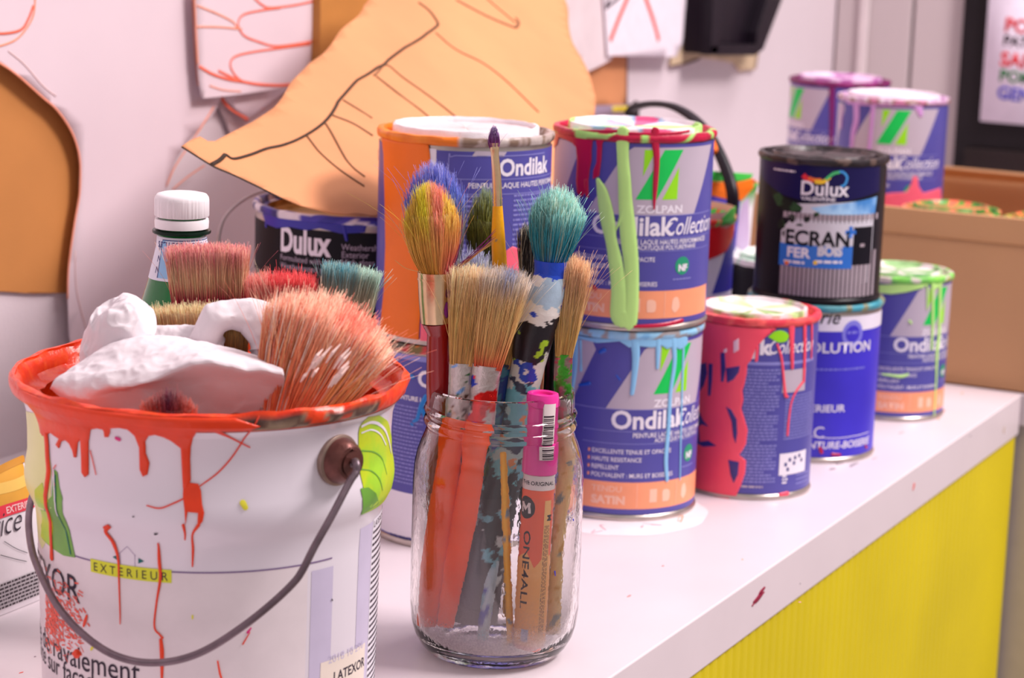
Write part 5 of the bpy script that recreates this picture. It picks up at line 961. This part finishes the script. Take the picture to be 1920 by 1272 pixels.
handle(r, [JV(860, 786, -.022), JV(850, 820, -.022), JV(845, 860, -.022), JV(832, 950, -.020), JV(816, 1060, -.018), JV(804, 1172, -.016)], [23*PX, 24*PX, 21*PX, 24*PX, 22*PX, 16*PX], OHM, flat=.62, sg=24)
# C  second flat brush
C0 = JV(914, 690, -.027); r = brush(C0, 'flat brush with grey-blue bristle tips and red-smeared ferrule, front middle of the jar', GJ)
def cC(t, u, v, j):
    base = mixc(lin((200, 60, 40)), lin((210, 150, 90)), t/.16) if t < .16 else mixc(lin((212, 160, 98)), lin((222, 180, 120)), (t-.16)/.5)
    if t > .66: base = mixc(base, lin((186, 176, 172)) if abs(u-.15) > .3 else lin((110, 130, 170)), min(1, (t-.66)/.22)*(.65+.35*j))
    if u > .3 and t < .35: base = mixc(base, lin((220, 100, 70)), .5*j)
    return base
bristle_mesh(r, C0, JV(952, 506, -.024), 50*PX, 88*PX, 28*PX, 42*PX, cC, 1300, 'flat', dome=.08, bulge=.06, lenj=.06, stray=.06, seed=6)
handle(r, [JV(914, 684, -.027), JV(908, 730, -.026), JV(902, 796, -.025)], [28*PX, 26*PX, 25*PX], FPM, flat=.6, name='ferrule', col=patchy((200, 188, 184), [(214, 30, 26), (40, 60, 170), (50, 40, 40)], 110, (.12, .50, .46), 5), sg=28)
handle(r, [JV(902, 792, -.025), JV(892, 830, -.025), JV(888, 870, -.024), JV(872, 970, -.022), JV(852, 1080, -.020), JV(836, 1174, -.018)], [26*PX, 25*PX, 21*PX, 23*PX, 20*PX, 15*PX], OHM, flat=.62, sg=24)
# G  grey bristles behind B
G0 = JV(880, 700, .004); r = brush(G0, 'brush with grey-white worn bristles behind the blond flat brush', GJ)
bristle_mesh(r, G0, JV(888, 470, .004), 40*PX, 84*PX, 26*PX, 30*PX, grad([(0, (170, 140, 90)), (.6, (186, 176, 140)), (.85, (170, 180, 190)), (1, (150, 150, 190))], .25), 1000, 'round', dome=.22, bulge=.1, lenj=.07, stray=.06, seed=7)
handle(r, [G0, JV(878, 760, .004), JV(868, 900, .006), JV(858, 1150, .008)], [20*PX, 19*PX, 14*PX, 9*PX], mat('handle_black', (18, 14, 20), .4))
# H  black bristles
H0 = JV(988, 560, .012); r = brush(H0, 'narrow flat brush with black and white bristles left of the teal round brush', GJ)
bristle_mesh(r, H0, JV(992, 424, .012), 28*PX, 36*PX, 16*PX, 20*PX, lambda t, u, v, j: lin((44, 38, 38)) if j < .72 else lin((190, 180, 160)), 600, 'flat', dome=.1, lenj=.06, seed=8)
handle(r, [H0, JV(984, 640, .012)], [17*PX, 16*PX], FES, flat=.5, name='ferrule', n=5); handle(r, [JV(984, 638, .012), JV(984, 760, .012), JV(980, 1160, .018)], [13*PX, 12*PX, 7*PX], mat('handle_black'), n=8)
# I  thick splattered brush, teal head
I0 = JV(1032, 496, -.010); r = brush(I0, 'thick round brush with teal bristles and paint-splattered blue, white and black handle', GJ)
def cI(t, u, v, j):
    b_ = mixc(lin((20, 90, 170)), lin((20, 130, 150)), t/.2) if t < .2 else mixc(lin((20, 128, 150)), lin((60, 160, 170)), (t-.2)/.4)
    if t > .45: b_ = mixc(b_, lin((184, 226, 204)), min(1, (t-.45)/.35)*(.35+.65*j))
    if j > .78: b_ = mixc(b_, lin((190, 190, 160)), .6)
    if u < -.3 and j > .4: b_ = mixc(b_, lin((40, 110, 110)), .6)
    return b_
bristle_mesh(r, I0, JV(1052, 354, -.014), 56*PX, 104*PX, 50*PX, 70*PX, cI, 1900, 'round', dome=.34, bulge=.17, lenj=.07, stray=.08, seed=9, rad=.00018)
def cIH(q, t, a):
    z = q[2]; n1 = N3(q, 70, 2)+.5*N3(q, 190, 5)+.2*N3(q, 500, 5); n2 = N3(q, 80, 11)+.5*N3(q, 220, 9)+.2*N3(q, 500, 1); n3_ = N3(q, 60, 21)+.3*N3(q, 200, 2)
    sc = [(.2120, 'neck'), (.1860, 'white'), (.1620, 'black'), (.1180, 'teal')]
    if z > .2160+.003*n1: return lin((20, 70, 200))
    if z > .1920+.006*n1:
        if n2 > .40 or (n2 > .0 and (q-I0)@CR > .002-(I0[2]-q[2])*.15 and n1 > 0): return lin((24, 70, 196))
        return lin((236, 230, 224)) if n3_ > -.16 else lin((176, 200, 220))
    if z > .1700+.008*n1: return lin((26, 20, 30)) if n2 < .62 else lin((170, 210, 40))
    if z > .1560+.008*n1: return lin((222, 226, 214)) if n2 < .34 else (lin((170, 206, 60)) if n3_ > .05 else lin((30, 70, 180)))
    if z > .1080+.014*n1:
        if n2 > .36: return lin((228, 150, 90))
        return lin((120, 196, 206)) if n1 < .15 else (lin((180, 214, 210)) if n3_ > 0 else lin((60, 70, 90)))
    if n2 > .36 and z > .055: return lin((120, 180, 200))
    if n1 > .58: return lin((200, 210, 214))
    return lin((56, 48, 58))
handle(r, [JV(1033, 488, -.010), JV(1031, 512, -.010), JV(1027, 540, -.010), JV(1015, 580, -.009), JV(1001, 630, -.008), JV(991, 680, -.006), JV(980, 730, -.004), JV(968, 800, -.001), JV(945, 880, .001), JV(922, 960, .000), JV(900, 1050, -.002), JV(884, 1160, -.004)],
       [31*PX, 29*PX, 33*PX, 38*PX, 37*PX, 32*PX, 31*PX, 32*PX, 38*PX, 44*PX, 50*PX, 50*PX], PNT, col=cIH, n=26, sg=64)
# J  right-hand natural brush
J0 = JV(1057, 668, -.008); r = brush(J0, 'narrow flat brush with blond bristles, green-smeared ferrule and plain wooden handle, right side of jar', GJ)
bristle_mesh(r, J0, JV(1078, 484, -.010), 32*PX, 56*PX, 18*PX, 28*PX, grad([(0, (170, 130, 70)), (.08, (210, 170, 90)), (.5, (214, 176, 120)), (.75, (206, 160, 120)), (1, (224, 170, 130))], .3), 1000, 'flat', dome=.12, bulge=.05, lenj=.07, stray=.08, seed=10)
handle(r, [JV(1057, 664, -.008), JV(1055, 720, -.008), JV(1056, 800, -.006)], [17*PX, 17*PX, 16*PX], FPM, flat=.6, name='ferrule', col=patchy((150, 120, 116), [(70, 160, 50), (190, 60, 90)], 150, (.05, .3), 15), sg=24)
handle(r, [JV(1056, 796, -.006), JV(1062, 850, -.006), JV(1058, 900, -.006), JV(1046, 1000, -.008), JV(1040, 1100, -.008), JV(1036, 1190, -.010)], [16*PX, 17*PX, 15*PX, 12*PX, 13*PX, 14*PX], PNT, flat=.7, col=patchy((224, 190, 130), [(110, 130, 130), (200, 150, 60)], 130, (.5, .4), 30))
# K  dark stick, copper ferrule brush, bluish brush, pale-blue stick
q0 = JV(1030, 590, .018); r = thing('painting_knife', q0, 'black plastic spatula handle standing behind the thick splattered brush', 'spatula', None)
handle(r, [JV(1034, 590, .018), JV(1030, 660, .018), JV(1026, 760, .018), JV(1012, 1150, .020)], [20*PX, 22*PX, 20*PX, 10*PX], mat('black_gloss', (12, 8, 12), .15), flat=.5)
q0 = JV(1018, 640, .004); r = brush(q0, 'thin brush with copper ferrule and dark handle between the splattered and right-hand brushes', GJ)
bristle_mesh(r, JV(1018, 664, .004), JV(1022, 600, .004), 6*PX, 10*PX, 6*PX, 8*PX, grad([(0, (80, 60, 50)), (1, (40, 30, 30))], .2), 120, 'round', dome=.4, seed=11, rad=.00012)
handle(r, [JV(1018, 660, .004), JV(1012, 750, .004)], [5*PX, 6*PX], mat('ferrule_copper', (200, 130, 100), .25, .9), name='ferrule'); handle(r, [JV(1012, 748, .004), JV(1000, 900, .006), JV(984, 1180, .010)], [7*PX, 8*PX, 5*PX], mat('handle_plum', (110, 96, 120), .4, var=.3, scale=120))
q0 = JV(936, 700, -.006); r = brush(q0, 'brush with blue-and-teal smeared ferrule squeezed between two larger handles', GJ)
bristle_mesh(r, JV(942, 690, -.006), JV(960, 600, -.004), 26*PX, 40*PX, 14*PX, 18*PX, NAT, 400, 'flat', seed=12)
handle(r, [JV(943, 682, -.006), JV(934, 730, -.006), JV(926, 800, -.006)], [16*PX, 16*PX, 15*PX], PNT, flat=.6, name='ferrule', col=patchy((30, 60, 130), [(50, 120, 140), (16, 20, 40)], 120, (.1, .25), 40)); handle(r, [JV(926, 798, -.006), JV(938, 960, .003), JV(922, 1060, -.012), JV(905, 1200, -.020)], [12*PX, 10*PX, 13*PX, 11*PX], PNT, flat=.8, col=patchy((170, 190, 204), [(40, 60, 170), (120, 170, 190)], 90, (.28, .3), 50), sg=20)
# marker pen
m0 = JV(1018, 740, -.024); m1 = JV(990, 1216, -.026); ax = unit(m1-m0)
if m1[2] < .0095: m1 = m0+ax*((m0[2]-.0095)/-ax[2])
mk = thing('marker_pen', m0, 'fat paint marker with pink cap and orange-red barrel, at the front right of the jar', 'marker')
LM = np.linalg.norm(m1-m0); MR = 30*PX; MU = unit(CR-ax*(CR@ax)); MV = np.cross(ax, MU)
if MV@_F > 0: MV = -MV
def mpt(x, y, z):   # x around (m), y along from the top, z out
    a = x/MR; return m0+ax*y+(MU*math.sin(a)+MV*math.cos(a))*(MR+z)
def mprof(name, prof, m, parent=mk, seg_=48, label=None):
    b = MB(); V = []; n = len(prof)
    for i in range(seg_):
        a = 2*PI*i/seg_
        for y, r_ in prof: V.append(m0+ax*y+(MU*math.sin(a)+MV*math.cos(a))*r_)
    b.add(V, [(i*n+j, ((i+1) % seg_)*n+j, ((i+1) % seg_)*n+j+1, i*n+j+1) for i in range(seg_) for j in range(n-1)]); o = b.build(name, m, parent)
    if label: o['label'] = label
    return o
k1 = LM*.30; PKM = mat('marker_cap_pink', (240, 50, 160), .3, coat=.2)
cp = mprof('cap', [(.0012, 0), (.0008, MR*.60), (-.0006, MR*.62), (-.0012, MR*.80), (-.0008, MR*.95), (.001, MR*1.0), (.006, MR*1.0), (.0066, MR*.90), (k1*.6, MR*.90), (k1*.61, MR*1.04), (k1, MR*1.05), (k1+.0005, MR*.96)], PKM)
Bm = mprof('barrel', [(k1-.002, MR*.5), (k1-.001, MR*.96), (LM-.004, MR*.97), (LM-.001, MR*.90), (LM, MR*.7), (LM, 0)], mat('marker_barrel_coral', (255, 104, 70), .4, var=.04))
F = Flat(); X_ = lambda a: math.radians(a)*MR
F.rect(-PI*MR*.99, k1+.0005, PI*MR*.99, k1+.0085, 0, .00002); F.poly([(-PI*MR*.99, LM*.62), (X_(-90), LM*.64), (X_(-30), LM*.60), (X_(0), LM*.66), (X_(30), LM*.62), (PI*MR*.99, LM*.60), (PI*MR*.99, LM-.004), (-PI*MR*.99, LM-.004)], 1, .00003)
n = 24; cy_ = k1+.0185; F.poly([(X_(-44)+.0056*math.cos(2*PI*i/n), cy_+.0062*math.sin(2*PI*i/n)) for i in range(n)], 2, .00005)
F.rect(X_(26), k1+.014, X_(56), LM-.006, 3, .00005); 
def mtext(t, x, y, size, m, rot, **kw):   # letters upright for a pen standing cap-up: y runs downwards, so mirror
    F2 = Flat(); F2.text(t, 0, 0, size, m, 0, rot=rot, **kw)
    vs = [(v.co.x, v.co.y) for v in F2.bm.verts]; fs = [tuple(v.index for v in f.verts) for f in F2.bm.faces]; F2.bm.verts.index_update(); fs = [tuple(v.index for v in f.verts) for f in F2.bm.faces]
    F._face([(x+p[0], y-p[1], .00008) for p in vs], [tuple(reversed(f)) for f in fs], m); F2.bm.free()
F.poly([(X_(-44)+x*.0034, cy_-y*.0030) for x, y in ((-1.05, -1), (-.62, -1), (-.52, .15), (-.05, -.55), (.40, .15), (.50, -1), (.95, -1), (.80, 1), (.42, 1), (-.02, .12), (-.50, 1), (-.88, 1))], 0, .00009)
mtext('THE ORIGINAL', X_(-5), k1+.0056, .0030, 2, 0, align='c', bold=.02)
mtext('ONE4ALL', X_(-46), k1+.031, .0060, 2, -PI/2, bold=.01, sx=1.75, align='l')
mtext('M', X_(40), k1+.022, .0046, 2, -PI/2, bold=.04)
for i in range(4):
    yy = k1+.028
    while yy < LM-.012:
        l = random.uniform(.001, .003); F.rect(X_(30+6*i), yy, X_(33+6*i), yy+l, 4, .0001); yy += l+.0006
F.rect(X_(-34), LM-.0135, X_(-8), LM-.0065, 5, .0001)
F.build('barrel_print', [mat('marker_white', (236, 222, 222), .4), mat('marker_barrel_peach', (255, 182, 108), .4, var=.04), mat('marker_ink_dark', (60, 46, 56), .4), mat('marker_label_peach', (250, 190, 120), .4), mat('marker_ink_brown', (150, 90, 60), .4), mat('marker_symbol', (170, 176, 214), .4)], mk, lambda x, y, z: mpt(x, y, z-MR*.03+.00004), .0015, 0)
F = Flat(); F.poly([(X_(2), .0055), (X_(6), .0035), (X_(52), .0035), (X_(52), k1*.60), (X_(2), k1*.60)], 0, .0001); F.poly([(X_(-4), k1*.62), (X_(48), k1*.62), (X_(46), k1*.80), (X_(-4), k1*.80)], 0, .0012)
yy = .010
while yy < k1*.78:
    l = random.choice([.0003, .0005, .0009]); F.rect(X_(6), yy, X_(46), yy+l, 1, .0013 if yy > k1*.60 else .0002); yy += l+random.choice([.0004, .0007])
F.build('barcode_label', [mat('marker_white'), mat('marker_ink_dark')], mk, lambda x, y, z: mpt(x, y, z+.0002), .0015, 0)
# ---------------------------------------------------------------- brushes in the bucket
BP = 1.06/4200
def bkbrush(P0, label): return brush(P0, label, GK)
def bhandle(r, a, b_, w0, w1, m=None, fl=.35, fer=None):
    d = unit(b_-a); handle(r, [a-d*.006, a+d*.035], [w0*BP/2*1.04, w0*BP/2*1.02], fer or FES, flat=fl, name='ferrule', n=4, sg=28)
    handle(r, [a+d*.034, a+d*.05, b_-d*.02, b_], [w0*BP/2*.9, w1*BP/2*.8, w1*BP/2, w1*BP/2*.7], m or mat('handle_wood', (190, 130, 80), .5, var=.15, scale=80), flat=.6, n=6)
WOOD = mat('handle_wood', (190, 130, 80), .5, var=.15, scale=80)
def bb(label, base, tip, off0, off1, wb, wt, tb, tt, colf, n, bot, **kw):
    P0 = BV(*base, off0); P1_ = BV(*tip, off1); r = bkbrush(P0, label); bristle_mesh(r, P0, P1_, wb*BP, wt*BP, tb*BP, tt*BP, colf, n, **kw)
    bhandle(r, P0, np.array(bot), wb, 40); return r
zb = .014
def inb(x, off, z=zb): # point inside the bucket: screen-right offset, depth offset, height
    return np.array([bcx, bcy, 0])+_R*x+_Fh*off+np.array([0, 0, z])
def cR(t, u, v, j):
    c = mixc(lin((170, 20, 70)), lin((228, 178, 140)), (t-.30+(j-.5)*.16)/.12)
    if t > .62: c = mixc(c, lin((216, 104, 128)), min(1, (t-.62)/.25)*(.3+.6*j))
    if j > .8: c = mixc(c, lin((150, 30, 70)), .6)
    return c
bb('wide flat brush with crimson-and-tan bristles standing beside the green bottle', (394, 598), (388, 460), .050, .046, 138, 158, 30, 44, cR, 2200, inb(-.010, .040), shape='flat', dome=.05, lenj=.05, stray=.03, seed=21)
bb('wide brush of short straw-coloured bristles in front of the crimson-and-tan brush', (368, 660), (362, 574), .032, .030, 150, 168, 24, 36, grad([(0, (200, 150, 70)), (.6, (226, 176, 116)), (1, (238, 200, 156))], .3), 1300, inb(-.014, .030), shape='flat', dome=.06, lenj=.12, seed=22)
def cS(t, u, v, j):
    c = mixc(lin((214, 120, 100)), lin((236, 130, 120)), t)
    if t > .7 and u > -.35: c = mixc(c, lin((224, 30, 50)), min(1, (t-.7)/.2)*(.5+.5*j))
    return c
bb('flat brush with salmon bristles tipped bright red, in the middle of the bucket', (532, 660), (528, 516), .044, .040, 110, 134, 26, 40, cS, 1700, inb(.028, .034), shape='flat', dome=.06, lenj=.09, seed=23)
def cT(t, u, v, j):
    c = mixc(lin((176, 170, 130)), lin((196, 190, 160)), t/.5)
    if t > .5: c = mixc(c, lin((40, 140, 160)) if u < .2 else lin((150, 190, 180)), min(1, (t-.5)/.35)*(.4+.6*j))
    if j < .25: c = mixc(c, lin((90, 110, 100)), .6)
    return c
bb('flat brush with teal-tipped greyish bristles at the right back of the bucket', (640, 630), (662, 500), .046, .044, 92, 112, 22, 34, cT, 1500, inb(.040, .040), shape='flat', dome=.05, lenj=.06, stray=.04, seed=24)
bb('small tan brush peeping through the gap in the white rag', (440, 676), (440, 606), .004, .004, 44, 56, 20, 30, grad([(0, (150, 100, 50)), (1, (226, 180, 110))], .4), 500, inb(.010, .010), shape='flat', seed=25)
bb('worn brush with purple-black tip just showing above the front rim', (318, 806), (316, 738), -.0755, -.0775, 84, 104, 20, 26, lambda t, u, v, j: mixc(lin((90, 30, 60)), lin((210, 110, 90)), abs(u)*1.1-.15+j*.25), 700, inb(-.010, -.045), shape='round', dome=.4, lenj=.2, seed=26, frizz=.05)
# big orange brush lying over the right side of the rim
def cO(t, u, v, j):
    c = mixc(lin((236, 96, 50)), lin((244, 146, 104)), t/.5) if t < .5 else mixc(lin((244, 146, 104)), lin((250, 172, 146)), (t-.5)/.35)
    if j > .86: c = mixc(c, lin((250, 220, 214)), .7*(t < .85))
    if j < .14: c = mixc(c, lin((214, 70, 40)), .7)
    if v < -.1 and .25 < u+.4*v < .9 and t < .5: c = mixc(c, lin((236, 150, 80)), .5)
    if t > .82 and abs(u-.35) < .28 and j > .35: c = mixc(c, lin((226, 56, 40)), .7)
    return c
O0 = BV(536, 800, -.052); r = bkbrush(O0, 'big bushy brush with orange-coated bristles leaning over the right of the rim')
bristle_mesh(r, O0, BV(640, 572, -.026), 112*BP, 250*BP, 60*BP, 130*BP, cO, 4600, 'round', dome=.20, bulge=.10, lenj=.10, stray=.09, seed=27, rad=.00020, frizz=.05)
bhandle(r, O0, inb(.006, -.040, .02), 100, 44, mat('handle_orange_dip'), .5)
b = MB()
for k in range(14):
    x0 = random.uniform(560, 640); y0 = random.uniform(640, 700); l = random.uniform(20, 55); o_ = -.075
    b.tube([BV(x0, y0+l*.8, o_), BV(x0+l*.3, y0+l*.35, o_-.001), BV(x0+l*.62, y0, o_+.002)], [.0003, .0008, .0002], 6, col=lambda q, t, a: lin((250, 214, 206)))
b.build('dried_paint_bristles', PNT, r)
# ---------------------------------------------------------------- crumpled white rag
RAG = mat('rag_white', (226, 216, 221), .9, var=.02, scale=30, bump=.25, bscale=110)
rag = thing('rag', (bcx, bcy, .16), 'crumpled white paper rag stuffed in the bucket between the brushes', 'rag')
def crump(P, amp, sc, sd):
    q = Vector((P[0]*sc+sd, P[1]*sc, P[2]*sc)); v1 = noise.noise(q); v2 = 1-abs(noise.noise(q*2.1))*2; v3 = 1-abs(noise.noise(q*4.7+Vector((3, 1, 2))))*2
    v4 = 1-abs(noise.noise(q*.9+Vector((7, 2, 5))))*2.4; return amp*(.9*v1+.5*v2+.22*v3+.9*v4)
def cloth(rows, nu, nv, amp=.003, sc=55, sd=0., nrm=(0, -.5, .8)):
    G = []
    for row in rows: P = [BV(*p) for p in row]; S = smooth_path(P, 8); t = np.linspace(0, 1, len(S)); G.append([np.array([np.interp(x, t, [q[i] for q in S]) for i in range(3)]) for x in np.linspace(0, 1, nu)])
    cols = []
    for i in range(nu):
        S = smooth_path([g[i] for g in G], 6); t = np.linspace(0, 1, len(S)); cols.append([np.array([np.interp(x, t, [q[k] for q in S]) for k in range(3)]) for x in np.linspace(0, 1, nv)])
    nn_ = unit(np.array(-_Fh*.6+_Z*.8)); V = []
    for i in range(nu):
        for j in range(nv): p = cols[i][j]; V.append(p+nn_*crump(p, amp, sc, sd))
    b = MB(); b.add(V, [(i*nv+j, (i+1)*nv+j, (i+1)*nv+j+1, i*nv+j+1) for i in range(nu-1) for j in range(nv-1)]); return b
# front fold: shaded drop, ridge, broad bright top
cloth([[(96, 736, -.046), (150, 770, -.058), (250, 786, -.058), (350, 790, -.056), (430, 782, -.054), (530, 778, -.046)],
       [(98, 728, -.050), (160, 752, -.062), (250, 738, -.060), (330, 728, -.060), (420, 720, -.061), (534, 735, -.050)],
       [(104, 718, -.049), (180, 722, -.062), (256, 722, -.067), (330, 700, -.067), (400, 688, -.067), (532, 706, -.056)],
       [(120, 708, -.044), (180, 694, -.048), (256, 684, -.050), (330, 670, -.050), (410, 668, -.048), (524, 692, -.042)],
       [(150, 690, -.034), (190, 664, -.030), (250, 641, -.024), (320, 640, -.022), (400, 652, -.022), (496, 676, -.026)],
       [(170, 690, -.010), (200, 672, -.006), (250, 655, -.002), (320, 655, .000), (400, 664, .000), (490, 684, -.004)]], 150, 110, .0024, 36, 1.).build('front_fold', RAG, rag, solid=.0006)
# left lump
cloth([[(152, 700, -.020), (168, 690, -.022), (200, 680, -.024), (240, 668, -.024), (286, 650, -.02)],
       [(152, 660, -.008), (176, 650, -.020), (206, 640, -.024), (246, 636, -.024), (292, 630, -.014)],
       [(162, 622, .006), (188, 600, -.012), (216, 596, -.020), (250, 600, -.020), (294, 612, -.006)],
       [(182, 594, .016), (206, 582, .004), (232, 570, -.004), (262, 574, -.004), (290, 596, .008)],
       [(196, 596, .030), (216, 584, .026), (238, 574, .022), (262, 580, .022), (286, 600, .026)],
       [(200, 640, .040), (220, 640, .040), (240, 640, .040), (262, 640, .040), (284, 644, .040)]], 100, 100, .0036, 40, 4.).build('left_lump', RAG, rag, solid=.0006)
# saddle between the lumps
cloth([[(270, 660, -.012), (320, 662, -.012), (370, 664, -.010), (412, 666, -.006)],
       [(274, 636, -.010), (320, 642, -.012), (370, 646, -.010), (410, 640, -.006)],
       [(280, 612, .000), (320, 618, -.002), (360, 616, -.002), (392, 622, .000)],
       [(284, 640, .014), (320, 642, .014), (360, 640, .014), (390, 640, .014)]], 50, 36, .0018, 70, 9.).build('middle_fold', RAG, rag, solid=.0006)
# right arch over the little brush
def arch(path, rads, sd):
    b = MB(); P = smooth_path([BV(*p) for p in path], 10); t = np.linspace(0, 1, len(P)); R_ = np.interp(t, np.linspace(0, 1, len(rads)), rads); b.tube(P, list(R_), 40, flat=1.2, fdir=_Z)
    b.v = [tuple(np.array(p)+crump(p, .0024, 45, sd)*unit(np.array(-_Fh*.5+_Z))) for p in b.v]; return b
arch([(392, 668, -.004), (388, 640, -.006), (400, 612, -.006), (430, 596, -.004), (466, 598, -.002), (496, 622, -.002), (508, 660, -.002), (500, 700, -.004)], [.0065, .0074, .0074, .0078, .0090, .0098, .0090, .007], 3.).build('right_arch', RAG, rag)
cloth([[(500, 640, -.006), (516, 640, -.008), (540, 640, -.006)], [(496, 616, -.002), (520, 612, -.004), (546, 616, .000)], [(480, 600, .014), (512, 604, .012), (540, 606, .012)]], 24, 20, .0015, 80, 7.).build('right_flap', RAG, rag, solid=.0006)
